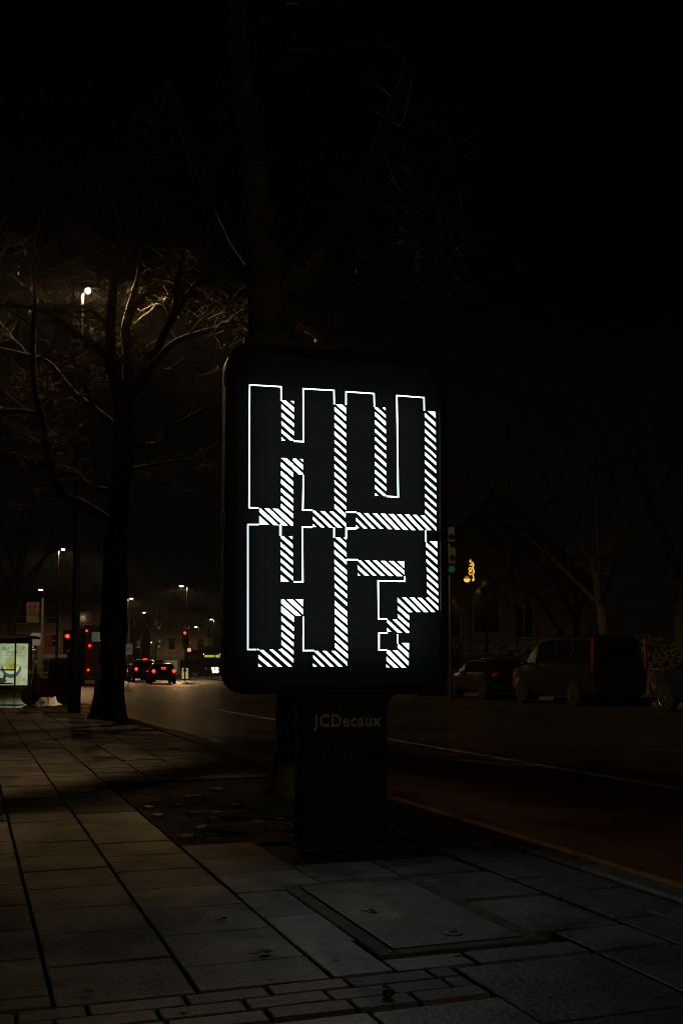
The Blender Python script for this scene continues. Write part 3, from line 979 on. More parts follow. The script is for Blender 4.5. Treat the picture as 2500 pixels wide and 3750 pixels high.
def street_lamp(head_px, post_dx, Y, label, power, lens, r=.07, near=False, hz=None):
    hp = at(head_px[0], head_px[1], Y)
    pp_ = hp.copy()
    pp_.x += post_dx
    z = hp.z
    t = thing('street_lamp', label, 'street lamp', (pp_.x, pp_.y, 0 if near else -.12), 0, 'street lamps along the road')
    m = MB()
    m.tube([(0, 0, -.02), (0, 0, 1.35), (0, 0, 1.42), (0, 0, z * .6), (0, 0, z + .02)], [r * 1.75, r * 1.7, r * 1.05, r * .9, r * .62], 12)
    post = m.build('post', M['post'], t, 50)
    if near:
        MB().cbox((0, -r * 1.7, .75), (.09, .02, .5), .004).build('access_door', M['post'], post)
    sgn = 1 if post_dx < 0 else -1
    ar = MB()
    ar.tube([(0, 0, z - .05), (sgn * .06, -.02, z + .04), (-post_dx * .55, -.05, z + .06)], [r * .6, r * .5, r * .45], 8)
    ar.build('bracket', M['post'], t, 60)
    hd = MB()
    cx = -post_dx
    hd.loft([[Vector((cx + sgn * a, b * w, z + .05 + c)) for a, b, c in ((-.28, -1, 0), (.26, -1, 0), (.30, 0, .0), (.26, 1, 0), (-.28, 1, 0))] for w, in ((.12,),)] +
            [[Vector((cx + sgn * a, b * .09, z + .11)) for a, b in ((-.26, -1), (.2, -1), (.24, 0), (.2, 1), (-.26, 1))]])
    hd.build('lamp_head', M['post'], t, 60)
    ln = MB()
    q_ = .42 if near else (1.0 if Y < 90 else 1.7)  # far lenses oversized, their bloom is built into the shape
    ln.lathe([(.05 * q_, -.045), (.11 * q_, -.02), (.13 * q_, .03), (.12 * q_, .049)], 12, 'z', (cx + sgn * .02, 0, z))
    ln.build('lens', lens, t, 60)
    if power:
        li = road_lantern(power)
        lo = bpy.data.objects.new('lamp_bulb', li)
        COL.objects.link(lo)
        lo.parent = t
        lo.location = (cx + sgn * .02, 0, z - .08)
    return t
def lampY(y, h=9.4):
    return F * (h - EYE) / (2445 - y) * 1.002
street_lamp((320, 1068), at(272, 2612, 23.2).x - at(320, 1068, 23.2).x, 23.2, 'tall dark street lamp with its lit head among the bare branches', 21, M['lamphead'], .085, True)
fl = [((231, 2007), -.3, 'lit street lamp beyond the bus stop sign, second from the left edge', 12),
      ((151, 2157), .3, 'small lit street lamp right above the bus stop sign', 0),
      ((481, 2189), -.4, 'lit street lamp just right of the near tree trunk', 16),
      ((665, 2143), .6, 'lit street lamp above the red traffic light', 16),
      ((775, 2266), .4, 'lit far street lamp nearest to the panel edge', 10),
      ((718, 2294), .4, 'lit far street lamp between the red traffic light and the panel', 0),
      ((527, 2241), -.4, 'lit far street lamp second right of the near tree trunk', 0),
      ((563, 2327), .4, 'tiny lit street lamp above the black hatchback, upper of two', 0),
      ((559, 2350), .4, 'tiny lit street lamp above the black hatchback, lower of two', 0)]
for hp, dx, lb, pw in fl:
    Yl = lampY(hp[1])
    if Yl > 150:
        Yl = 150
    street_lamp(hp, dx, Yl, lb, pw, M['lampfar'], .08)
# next lamp of the same kerbside row, one spacing (about 50 m) before the near one
wb = W(-.9, -32.7)
tl = thing('street_lamp', 'street lamp of the same kerbside row, behind the viewer', 'street lamp', (wb.x, wb.y, 0), 0, 'street lamps along the road')
MB().tube([(0, 0, 0), (0, 0, 1.4), (0, 0, 9.3)], [.14, .09, .05], 10).build('post', M['post'], tl, 50)
MB().cbox((.2, 0, 9.40), (.6, .24, .1), .03).build('lamp_head', M['post'], tl)
MB().lathe([(.05, -.05), (.12, .0), (.12, .03)], 12, 'z', (.3, 0, 9.31)).build('lens', M['lampfar'], tl, 60)
lo = bpy.data.objects.new('lamp_bulb', road_lantern(8))
COL.objects.link(lo)
lo.parent = tl
lo.location = (.3, 0, 9.2)

# ------------------------------------------------------------------ vehicles
def wheel_meshes(rad, wid, spokes=5):
    ty = MB().lathe([(rad * .66, -wid / 2), (rad * .94, -wid / 2), (rad, -wid * .32), (rad, wid * .32), (rad * .94, wid / 2), (rad * .66, wid / 2)], 24, 'y')
    rm = MB()
    rm.lathe([(rad * .55, -wid * .40), (rad * .68, -wid * .52), (rad * .68, -wid * .46), (rad * .57, -wid * .3)], 24, 'y')
    rm.lathe([(0.02, -wid * .5), (rad * .15, -wid * .5), (rad * .17, -wid * .3)], 12, 'y')
    for k in range(spokes):
        a = 2 * math.pi * k / spokes + .2
        c_, s_ = math.cos(a), math.sin(a)
        px, pz = -s_, c_
        q = []
        for rr_, hw in ((rad * .12, rad * .07), (rad * .62, rad * .10)):
            for sg in (-1, 1):
                q.append((rr_ * c_ + px * hw * sg, rr_ * s_ + pz * hw * sg))
        rm.add([(q[i][0], -wid * .47, q[i][1]) for i in (0, 1, 3, 2)] + [(q[i][0], -wid * .36, q[i][1]) for i in (0, 1, 3, 2)],
               [(3, 2, 1, 0), (4, 5, 6, 7), (0, 1, 5, 4), (1, 2, 6, 5), (2, 3, 7, 6), (3, 0, 4, 7)])
    return ty, rm

def lerp(a, b, t):
    return a + (b - a) * t

CARTYPES = {
    # stations: x fraction from rear (0) to front (1), roof height, belt flag
    'hatch': dict(L=3.9, Wd=1.74, st=[(0, .82), (.015, .98), (.05, 1.05), (.13, 1.40), (.22, 1.45), (.45, 1.47), (.56, 1.42), (.74, 1.0), (.80, .94), (.93, .84), (.985, .72), (1, .55)], belt=.92, rearwin=(2, 3), front=(6, 7), side=(3, 6)),
    'suv': dict(L=4.6, Wd=1.88, st=[(0, .95), (.012, 1.05), (.03, 1.12), (.09, 1.66), (.15, 1.72), (.45, 1.75), (.58, 1.68), (.71, 1.14), (.76, 1.10), (.93, 1.0), (.985, .85), (1, .6)], belt=1.08, rearwin=(2, 3), front=(6, 7), side=(3, 6)),
    'van': dict(L=4.9, Wd=1.98, st=[(0, 1.05), (.006, 1.15), (.012, 1.22), (.04, 2.02), (.10, 2.10), (.5, 2.12), (.64, 2.05), (.79, 1.28), (.83, 1.22), (.95, 1.08), (.99, .9), (1, .62)], belt=1.18, rearwin=(2, 3), front=(6, 7), side=(3, 6)),
    'taxi': dict(L=4.6, Wd=1.78, st=[(0, .9), (.015, 1.05), (.035, 1.13), (.09, 1.70), (.16, 1.78), (.42, 1.80), (.53, 1.74), (.66, 1.15), (.70, 1.1), (.92, 1.02), (.98, .85), (1, .6)], belt=1.08, rearwin=(2, 3), front=(6, 7), side=(3, 6)),
}
def car(kind, name, label, cat, u, v, paint, tail='redlens', group=None, plate='plateY', spokes=5, wheelr=.33, high=None, z=-.12, du=0.0):
    T = CARTYPES[kind]
    Lc, w = T['L'], T['Wd'] / 2
    t = thing(name, label, cat, W(u, v, z), ROADROT + du, group)      # local +x forward, origin at the middle
    zb = .26
    belt = T['belt']
    rings = []
    info = []
    for i, (fx, zt) in enumerate(T['st']):
        x = (fx - .5) * Lc
        endf = 1 - .10 * max(0, 1 - fx * 12) - .16 * max(0, (fx - .88) / .12) ** 1.6
        ww = w * endf
        cabin = zt > belt + .08
        wt = ww * (.80 if cabin else .93)
        bz = min(belt, zt - .03)
        zbb = zb + (.10 if fx < .03 or fx > .97 else 0)
        ring = [(-ww * .86, zbb), (-ww * .97, zbb + .12), (-ww, lerp(zbb, bz, .62)), (-ww * .985, bz), (-wt, zt - .07 if cabin else zt - .012), (-wt * .8, zt - .012), (0, zt),
                (wt * .8, zt - .012), (wt, zt - .07 if cabin else zt - .012), (ww * .985, bz), (ww, lerp(zbb, bz, .62)), (ww * .97, zbb + .12), (ww * .86, zbb)]
        rings.append([Vector((x, p, q)) for p, q in ring])
        info.append((x, ww * .985, bz, wt, zt - .07 if cabin else zt - .012, wt * .8, zt - .012))
    m = MB()
    m.loft(rings)
    body = m.build('body', M[paint], t, 32)
    # glass
    a, b = T['side']
    for sg in (-1, 1):
        fl_ = [i for i in range(a, b + 1)]
        # split the glass into door lights
        xs0, xs1 = info[a][0] + .03, info[b][0] - .04
        cuts = [0, .30, .62, .97]
        for j in range(3):
            q = []
            for k in range(5):
                tt = lerp(cuts[j] + .015, cuts[j + 1] - .015, k / 4)
                x = lerp(xs0, lerp(xs1, info[b + 1][0], .25), tt)
                xt = min(x, xs1)
                # find the station pair
                def side_at(xx, s_):
                    for i in range(len(info) - 1):
                        if info[i][0] <= xx <= info[i + 1][0]:
                            f_ = (xx - info[i][0]) / (info[i + 1][0] - info[i][0])
                            A = [lerp(info[i][n_], info[i + 1][n_], f_) for n_ in range(7)]
                            return (lerp(A[1], A[3], s_) + .010, lerp(A[2], A[4], s_))
                    return (w, belt)
                lo_ = side_at(x, .10)
                hi_ = side_at(x, .90)
                q.append((x, lo_, hi_))
            mb = MB()
            vs = [(x, sg * l[0], l[1]) for x, l, h in q] + [(x, sg * h[0], h[1]) for x, l, h in q]
            mb.add(vs, [(k, k + 1, k + 6, k + 5) if sg < 0 else (k + 5, k + 6, k + 1, k) for k in range(4)])
            mb.build('side_window', M['carglass'], t)
    for nm, (i, j) in (('rear_window', T['rearwin']), ('windscreen', T['front'])):
        A, B = info[i], info[j]
        mb = MB()
        P = []
        for s_ in (.12, .88):
            x = lerp(A[0], B[0], s_)
            zz = lerp(A[6], B[6], s_)
            yy = lerp(A[5], B[5], s_) * .98
            P.append((x, yy, zz))
        nx_ = 1 if nm == 'windscreen' else -1
        o_ = .014
        vs = [(P[0][0] + nx_ * o_, -P[0][1], P[0][2] + o_), (P[0][0] + nx_ * o_, P[0][1], P[0][2] + o_), (P[1][0] + nx_ * o_, P[1][1], P[1][2] + o_), (P[1][0] + nx_ * o_, -P[1][1], P[1][2] + o_)]
        mb.add(vs, [(0, 1, 2, 3)])
        mb.build(nm, M['carglass'], t)
    # wheels
    ty, rm = wheel_meshes(wheelr, .22, spokes)
    tme = rme = None
    for fx in (.19, .81):
        for sg in (-1, 1):
            x = (fx - .5) * Lc
            yy = sg * (w - .085)
            arch = MB().lathe([(wheelr + .055, -.006), (wheelr + .055, .0)], 24, 'y')  # flat black disc standing in for the shaded hollow of the arch
            ao = arch.build('wheel_arch_shade', M['black'], t, None, (x, sg * (w + .003), wheelr + .02))
            if tme is None:
                to = ty.build('tyre', M['tyre'], None, 50)
                tme = to.data
                ro = rm.build('rim', M['alloy'], None, 40)
                rme = ro.data
            else:
                to = link('tyre', tme)
                ro = link('rim', rme)
            wh = to
            wh.name = 'wheel'
            wh.parent = t
            wh.location = (x, yy + sg * .012, wheelr)
            if sg > 0:
                wh.rotation_euler[2] = math.pi
            ro.parent = wh
    # lights, plate, mirrors, bumper
    hz = .86 if kind in ('hatch',) else 1.0
    xr = -Lc / 2
    for sg in (-1, 1):
        mb = MB()
        if kind == 'van':
            mb.cbox((xr + .035, sg * w * .90, 1.52), (.06, .09, .92), .02)
        elif tail == 'taillit':
            mb.lathe([(.095, -.05), (.11, -.01), (.10, .06)], 12, 'x', (xr + .03, sg * w * .80, hz + .02))
        else:
            mb.cbox((xr + .05, sg * w * .82, hz), (.14, .24, .17), .03)
        mb.build('tail_light', M[tail], t, 50)
        mb = MB()
        mb.cbox((Lc / 2 - .10, sg * w * .66, .70 if kind == 'hatch' else .80), (.20, .34, .14), .03)
        mb.build('headlight', M['clearlens'], t, 50)
        mb = MB()
        xm = (T['st'][T['front'][1]][0] - .5) * Lc - .25
        mb.cbox((xm, sg * (w + .09), belt + .08), (.12, .2, .14), .03)
        mb.build('wing_mirror', M[paint], t, 50)
        for xx in (-.12, .14):
            MB().cbox((xx * Lc + .02, sg * (w + .006), belt - .14), (.17, .03, .025), .008).build('door_handle', M['chrome'], t)
    mb = MB().cbox((xr + .02, 0, .72 if kind != 'taxi' else .70), (.03, .52, .115), .004)
    mb.build('number_plate', M[plate], t)
    MB().cbox((xr + .06, 0, .47), (.16, w * 1.75, .2), .04).build('rear_bumper', M['black'], t, 40)
    MB().cbox((Lc / 2 - .08, 0, .44), (.16, w * 1.55, .2), .04).build('front_bumper', M['black'], t, 40)
    if high:
        MB().cbox((xr + high[0], 0, high[1]), (.05, high[2], .055), .012).build('high_brake_light', M['taillit'], t)
    return t

def uvpx(x, y, z=-.12):
    d = ray(x, y)
    t_ = (z - EYE) / d.z
    return UV(d * t_)
PARK = 'cars parked across the road'
car('suv', 'parked_car', 'dark blue parked car at the right edge showing its bright alloy front wheel', 'car', 14.5, 14.2, 'paintblue', 'redlens', PARK, spokes=7, wheelr=.36)
car('van', 'parked_van', 'tall dark grey van with tall red tail lights, parked across the road', 'van', 14.6, 21.5, 'paintgrey', 'redlens', PARK, wheelr=.35)
car('hatch', 'parked_car', 'small black parked car directly ahead of the tall grey van', 'car', 14.6, 27.2, 'paintblack', 'redlens', PARK)
car('suv', 'parked_car', 'black parked car nearest to the panel edge, under the church', 'car', 14.7, 33.2, 'paintblack', 'redlens', PARK)
car('van', 'parked_van', 'pale parked van, farthest of the row across the road', 'van', 14.8, 40.0, 'paintwhite', 'redlens', PARK)
TR = 'vehicles waiting at the traffic light'
uu, vv = uvpx(606, 2504)
car('hatch', 'hatchback', 'black hatchback with three red brake lights on, waiting in the road', 'car', uu, vv + 1.95, 'paintblack', 'taillit', TR, high=(.14, 1.11, .32), wheelr=.32, du=-.06)
uu, vv = uvpx(537, 2497)
car('taxi', 'taxi', 'dark taxi with a lit roof brake light behind the black hatchback', 'taxi', uu, vv + 2.3, 'paintblue', 'taillit', TR, 'plateYlit', high=(.35, 1.80, .32), du=-.04)
uu, vv = uvpx(504, 2493)
car('hatch', 'silver_car', 'silver car with one lit brake light left of the dark taxi', 'car', uu, vv + 1.9, 'paintsilver', 'taillit', TR, du=-.04)

def bus(name, label, cat, u, v, paint, rear, rot=0.0, Lb=10.5, Wb=2.52, Hb=3.85):
    t = thing(name, label, cat, W(u, v, -.12), ROADROT + rot)
    m = MB()
    rings = []
    for x, s_, zl in ((-Lb / 2, .95, .42), (-Lb / 2 + .12, 1, .34), (Lb / 2 - .2, 1, .34), (Lb / 2, .95, .42)):
        p = rrect(-Wb / 2 * s_, zl, Wb / 2 * s_, Hb if s_ == 1 else Hb - .12, .22, 4)
        rings.append([Vector((x, a, b)) for a, b in p])
    m.loft(rings)
    m.build('body', M[paint], t, 35)
    ex = -Lb / 2 if rear else Lb / 2
    sg = -1 if rear else 1
    def pane(nm, y0, y1, z0, z1, ma, o_=.012):
        mb = MB()
        p = rrect(y0, z0, y1, z1, min(.08, (y1 - y0) / 3, (z1 - z0) / 3), 3)
        mb.add([(ex + sg * o_, a, b) for a, b in p], [tuple(range(len(p))) if sg > 0 else tuple(reversed(range(len(p))))])
        return mb.build(nm, ma, t)
    if rear:
        pane('rear_window', -.80, .80, 2.72, 3.30, M['buswin'])
        yl = MB()
        yl.tube([(ex - .02, .32, 2.75), (ex - .02, .22, 2.95), (ex - .02, .34, 3.25)], .03, 6)
        yl.build('grab_rail', glow('yellow_rail', (.9, .7, .05), .25), t)
        pane('route_panel', -.85, .2, 2.40, 2.58, M['pane'], .012)
        pane('engine_cover', -.9, .9, .7, 1.5, M['black'], .010)
        for yy, zz, r_ in ((1.12, 3.38, .055), (.92, 2.46, .07), (.98, .98, .06)):
            MB().lathe([(r_, -.04), (r_ * .9, .02)], 10, 'x', (ex, yy, zz)).build('tail_light', M['taillit'], t)
        for yy, zz, r_ in ((-1.12, 3.38, .055), (-.92, 2.46, .07), (-.98, .98, .06)):
            MB().lathe([(r_, -.04), (r_ * .9, .02)], 10, 'x', (ex, yy, zz)).build('tail_light', M['redlens'], t)
        MB().cbox((ex - .01, 0, Hb - .06), (.08, 2.0, .05), .02).build('roof_trim', M['signwhite'], t)
    else:
        pane('windscreen', -1.12, 1.12, 1.25, 2.35, M['pane'])
        pane('upper_windscreen', -1.12, 1.12, 2.95, 3.7, M['pane'])
        pane('destination_display', -.95, .38, 2.46, 2.74, M['destsign'], .016)
        pane('route_number_display', .52, 1.05, 2.42, 2.78, M['destsign'], .016)
        for yy in (-1.05, 1.12):
            MB().lathe([(.06, -.03), (.05, .03)], 10, 'x', (ex, yy, 2.86)).build('marker_light', M['headdim'], t)
        for yy, zz in ((.72, 1.0), (.72, .62), (.18, 1.0), (.28, .62)):
            MB().lathe([(.18, -.04), (.17, .03)], 12, 'x', (ex, yy, zz)).build('headlight', M['head'], t)  # lenses oversized to take in the glare of the headlights
        MB().lathe([(.07, -.04), (.06, .03)], 12, 'x', (ex, -.75, 1.0)).build('side_light', M['ambersig'], t)
    for sg2 in (-1, 1):
        for (z0, z1) in ((1.3, 2.2), (2.72, 3.45)):
            for k in range(6):
                x0 = -Lb / 2 + .7 + k * 1.55
                mb = MB()
                p = rrect(x0, z0, x0 + 1.45, z1, .08, 2)
                q = [(a, sg2 * (Wb / 2 + .008), b) for a, b in p]
                mb.add(q, [tuple(range(len(q))) if sg2 < 0 else tuple(reversed(range(len(q))))])
                mb.build('side_window', M['pane'], t)
    ty, rm = wheel_meshes(.48, .28, 8)
    for fx in (-.28, .33):
        for s2 in (-1, 1):
            o = MB()
            o.v, o.f = list(ty.v), list(ty.f)
            w_ = o.build('wheel', M['tyre'], t, 50, (fx * Lb, s2 * (Wb / 2 - .13), .48), math.pi if s2 > 0 else 0)
            q = MB()
            q.v, q.f = list(rm.v), list(rm.f)
            q.build('rim', M['steel'], w_)
    return t
uu, vv = uvpx(383, 2512)
bus('red_bus', 'red double decker bus seen from behind the near tree trunk', 'bus', uu, vv + 5.3, 'busred', True, 0, Hb=3.72)
uu, vv = uvpx(775, 2477)
bus('oncoming_bus', 'oncoming bus with bright headlights and a green destination display', 'bus', uu, vv + 5.3, 'busdark', False, R(180), Hb=3.9)

# ------------------------------------------------------------------ bus shelter and stop
SY = 36.0
sp = at(60, 2550, SY)
shelter = thing('bus_shelter', 'dark glass bus shelter with a lit dinner poster at the left edge', 'bus shelter', (sp.x, sp.y, 0), R(4))
sc_ = SY / F
def sx_(px):
    return (px - 60) * sc_
def sz_(py):
    return EYE + (2445 - py) * sc_
MB().cbox((sx_(20), .35, sz_(2333)), (1.75, 2.0, .09), .02).build('roof', M['post'], shelter)
MB().cbox((sx_(78), -.17, sz_(2344)), (.62, .02, .11), .004).build('red_fascia', M['signred'], shelter)
for px in (58, -22):
    for yy in (-.14,):
        MB().cbox((sx_(px), yy, 1.03), (.05, .06, 2.06), .006).build('post', M['post'], shelter)
MB().cbox((sx_(104), .1, 1.03), (.08, .16, 2.06), .008).build('post', M['post'], shelter)
MB().cbox((sx_(18), -.14, sz_(2453)), (.74, .05, .05), .006).build('rail', M['post'], shelter)
g_ = MB()
g_.add([(sx_(-20), -.12, .1), (sx_(56), -.12, .1), (sx_(56), -.12, 2.0), (sx_(-20), -.12, 2.0)], [(0, 1, 2, 3)])
g_.build('glass_pane', M['glass'], shelter)
adb = MB().cbox((sx_(42), .19, (sz_(2345) + .12) / 2 + .02), (1.26, .16, sz_(2345) - .05), .02).build('poster_case', M['post'], shelter)
PXL, PXR, PZT, PZB = sx_(-12), sx_(97), sz_(2357), sz_(2509)
def posterglow(name, col, s, ):
    return glow(name, col, s)
pmats = {'bg': None}
mbg = bpy.data.materials.new('backlit_pale_poster')
mbg.use_nodes = True
nt = mbg.node_tree
nt.nodes.remove(nt.nodes['Principled BSDF'])
tcn = nt.nodes.new('ShaderNodeTexCoord')
ns = nt.nodes.new('ShaderNodeTexNoise')
ns.inputs['Scale'].default_value = 3.0
nt.links.new(tcn.outputs['Object'], ns.inputs['Vector'])
cr = nt.nodes.new('ShaderNodeValToRGB')
cr.color_ramp.elements[0].position = .38
cr.color_ramp.elements[0].color = (.27, .32, .15, 1)
cr.color_ramp.elements[1].position = .6
cr.color_ramp.elements[1].color = (.38, .44, .28, 1)
nt.links.new(ns.outputs[0], cr.inputs[0])
em = nt.nodes.new('ShaderNodeEmission')
em.inputs[1].default_value = 1.0
nt.links.new(cr.outputs[0], em.inputs[0])
nt.links.new(em.outputs[0], nt.nodes['Material Output'].inputs[0])
fq = MB()
yp = .105
fq.add([(PXL, yp, PZB), (PXR, yp, PZB), (PXR, yp, PZT), (PXL, yp, PZT)], [(0, 1, 2, 3)])
lit = fq.build('lit_poster', mbg, adb)
ink = glow('dark_ink', (.10, .12, .09), .7)
text_obj('headline', 'NEXT STOP,', ink, adb, sx_(4), sx_(89), sz_(2380), .118, yp - .004, .008)
text_obj('headline', 'DINNER', ink, adb, sx_(19), sx_(75), sz_(2394), .112, yp - .004, .008)
sm_ = MB()
sm_.add([(sx_(12), yp - .003, sz_(2401)), (sx_(80), yp - .003, sz_(2401)), (sx_(80), yp - .003, sz_(2399)), (sx_(12), yp - .003, sz_(2399))], [(0, 1, 2, 3)])
sm_.build('small_print', glow('faint_ink', (.18, .22, .10), 1.0), adb)
def blob(nm, px, py, rx, ry, ma, dy, n_=20, jit=0.0, half=False):
    mb = MB()
    pts = []
    for k in range(n_):
        a = (2 * math.pi * k / n_) if not half else (-math.pi * k / (n_ - 1))
        j_ = 1 + random.uniform(-jit, jit)
        pts.append((sx_(px) + rx * sc_ * math.cos(a) * j_, yp - dy, sz_(py) + ry * sc_ * math.sin(a) * j_))
    if half:
        pts = pts[::-1]
    mb.add(pts, [tuple(range(n_))])
    return mb.build(nm, ma, adb)
bowl = glow('bowl_ink', (.055, .075, .075), 1.0)
blob('bowl_print', 38, 2441, 36, 42, bowl, .003, 24, .03, True)
blob('plate_print', 38, 2440, 29, 29, glow('plate_ink', (.42, .5, .28), 1.0), .005, 24, 0, True)
blob('food_print', 38, 2438, 25, 18, glow('salad_ink', (.30, .34, .05), 1.0), .007, 22, .16)
blob('food_print', 42, 2438, 12, 9, glow('meat_ink', (.30, .17, .08), 1.0), .009, 14, .25)
blob('napkin_print', 4, 2492, 18, 12, glow('napkin_ink', (.03, .035, .03), 1.0), .005, 12, .25)
blob('cutlery_print', 15, 2477, 6, 8, glow('cutlery_ink', (.02, .025, .02), 1.0), .006, 10, .2)
blob('logo_print', 84, 2490, 6, 2, ink, .004, 10)
pb = MB().cbox((sx_(-2), -.0, .45), (.9, .3, .05), .01)
pb.build('perch_seat', M['post'], shelter)
ba = MB()  # smooth damp sheet added so the ground reflects the lit poster
ba.add([W(-3.4, 20.5, .006), W(-.2, 20.5, .006), W(-.2, 36, .006), W(-3.4, 36, .006)], [(0, 1, 2, 3)])
struct(ba.build('added_reflecting_sheet', mat('damp_reflecting_sheet', (.13, .13, .115), .16, spec=.6, var=.35, vscale=2.0)))
# raised ribs standing in for the zebra shadow on the pavement by the shelter
rib_row = thing('shadow_stripe_ribs', 'row of raised ribs standing in for striped shadow before the bus shelter', 'shadow stripes', (at(40, 2582, 27.6).x, 27.6, 0), 0)
for k in range(10):
    MB().cbox((-.42 + k * .075, 0, .012), (.045, .5, .024), .006).build('rib', M['slab'], rib_row, None)
for o in rib_row.children:
    o.rotation_euler[2] = 0

# bus stop post
b_ = at(150, 2556, 35.0)
st_ = thing('bus_stop', 'bus stop post with a round red emblem on its flag sign', 'bus stop', (b_.x, b_.y, 0), 0)
k_ = 35.0 / F
def bx(px):
    return (px - 150) * k_
def bz(py):
    return EYE + (2445 - py) * k_
MB().tube([(0, 0, 0), (0, 0, .05), (0, 0, bz(2190))], [.05, .045, .04], 10).build('post', M['grey'], st_, 60)
flag = MB().cbox(((bx(92) + bx(138)) / 2, 0, (bz(2206) + bz(2281)) / 2), (bx(138) - bx(92), .05, bz(2206) - bz(2281)), .008).build('flag', M['signwhite'], st_)
cxf, czf = bx(115), bz(2222)
rg = MB()
nn = 24
ro, ri = .135, .09
rg.add([(cxf + r_ * math.cos(2 * math.pi * k / nn), -.028, czf + r_ * math.sin(2 * math.pi * k / nn)) for k in range(nn) for r_ in (ro, ri)],
       [(2 * k, 2 * k + 1, (2 * k + 3) % (2 * nn), (2 * k + 2) % (2 * nn)) for k in range(nn)])
rg.build('emblem_ring', M['signred'], flag)
MB().box((cxf, -.029, czf), (.33, .003, .055)).build('emblem_bar', M['signred'], flag)
MB().box((cxf, -.029, bz(2247)), (.42, .003, .14)).build('route_band', M['signred'], flag)
for k in range(3):
    MB().box((cxf - .12 + k * .12, -.032, bz(2247)), (.08, .002, .07)).build('route_tile', M['signwhite'], flag)
MB().cbox((bx(146), -.06, bz(2410)), (bx(157) - bx(136), .06, bz(2365) - bz(2455)), .01).build('timetable_case', M['grey'], st_)

# pale plate and red plate on a second pole
b_ = at(150, 2540, 39.0)
pl = thing('sign_pole', 'grey pole behind the bus stop with a pale rounded plate and a red plate', 'sign', (b_.x, b_.y, 0), 0)
k_ = 39.0 / F
MB().tube([(0, 0, 0), (0, 0, bz(2310) + .2)], .04, 10).build('pole', M['grey'], pl, 60)
q = rrect(bx(110), bz(2364), bx(157), bz(2318), .1, 5)
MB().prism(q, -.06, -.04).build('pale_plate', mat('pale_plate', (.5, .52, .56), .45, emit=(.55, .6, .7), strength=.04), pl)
q = rrect(bx(160), bz(2372), bx(189), bz(2325), .02, 3)
MB().prism(q, -.05, -.03).build('red_plate', M['signred'], pl)

# lit shop sign further up the road
b_ = at(116, 2470, 75.0)
k_ = 75.0 / F
ss = thing('shop_sign', 'bright white and red lit sign box beside the bus shelter', 'sign', (b_.x, b_.y, 0), 0)
def ssx(px):
    return (px - 116) * k_
MB().tube([(ssx(130), 0, -.05), (ssx(130), 0, bz(2365))], .05, 8).build('pole', M['steel'], ss)
MB().cbox((ssx(118), -.05, bz(2356)), (ssx(125) - ssx(110), .06, bz(2352) - bz(2359)), .02).build('white_box', M['signboxw'], ss)
MB().cbox((ssx(117), -.05, bz(2362)), (ssx(124) - ssx(108), .06, bz(2359) - bz(2364)), .02).build('red_box', M['signboxr'], ss)
for zz, wx in ((2370, 12), (2379, 18)):
    for k in range(wx // 3):
        MB().cbox((ssx(111 + k * 3.4), -.05, bz(zz)), (.045, .04, .09 if k % 2 else .07), .008).build('lit_letter', M['signtxt'], ss)
MB().cbox((ssx(125), .0, bz(2368)), (.16, .05, .3), .01).build('back_board', M['black'], ss)

# ------------------------------------------------------------------ traffic signals and small street furniture
def signal(label, px, py, Y, lit_pos='red', extra=None):
    b = at(px, py, Y)
    zt = b.z
    t = thing('traffic_light', label, 'traffic light', (b.x, b.y, -.1), 0, 'traffic lights')
    z = zt + .1
    post = MB().tube([(0, .12, 0), (0, .12, z + .35)], [.06, .055], 10).build('post', M['post'], t, 60)
    MB().cbox((0, .02, z - .32), (.34, .14, 1.0), .02).build('housing', M['black'], t)
    MB().cbox((0, .095, z - .32), (.55, .012, 1.25), .01).build('backing_board', M['black'], t)
    for k, ma in enumerate(('redsig', 'carglass', 'carglass')):
        zz = z - .32 * k
        if lit_pos != 'red' and k == 0:
            ma = 'carglass'
        MB().lathe([(.10, -.03), (.10, .0)], 16, 'y', (0, -.055, zz)).build('lens', M[ma], t)
        hd = MB()
        ring = []
        for yy, s_ in ((-.05, 1.0), (-.22, 1.0)):
            ring.append([Vector((.125 * math.cos(a), yy, zz + .125 * math.sin(a))) for a in [R(-20 + 220 * i / 10) for i in range(11)]])
        nn_ = 11
        hd.add([p for r_ in ring for p in r_], [(i, i + 1, i + 12, i + 11) for i in range(10)])
        hd.build('hood', M['black'], t)
    if extra:
        extra(t, z)
    return t
def disc2(t, z):
    MB().lathe([(.17, -.02), (.17, .0)], 18, 'y', (.36, -.02, z - 1.4)).build('lit_disc', M['ambersig'], t)
    MB().cbox((.36, .03, z - 1.4), (.4, .05, .42), .01).build('disc_box', M['black'], t)
    MB().lathe([(.03, -.03), (.03, .0)], 10, 'y', (.42, -.05, z - .78)).build('small_red_light', M['taildim'], t)
signal('red traffic light above the black hatchback and the lit bollard', 678, 2318, 86, 'red', disc2)
def disc1(t, z):
    MB().lathe([(.10, -.02), (.10, .0)], 16, 'y', (.02, -.06, z - .74)).build('dim_disc', mat('dim_disc', (.4, .36, .25), .5), t)
    MB().lathe([(.05, -.02), (.045, .0)], 10, 'y', (.04, -.06, z - 1.25)).build('small_green_light', M['greenspark'], t)
    MB().cbox((-.36, -.06, z - 1.24), (.06, .03, .18), .01).build('small_amber_light', M['cyanspark'], t)
    MB().cbox((-.18, 0, z - 1.24), (.34, .03, .03), .005).build('push_button_arm', M['black'], t)
signal('red traffic light left of the tall dark lamp post', 250, 2330, 55, 'red', disc1)

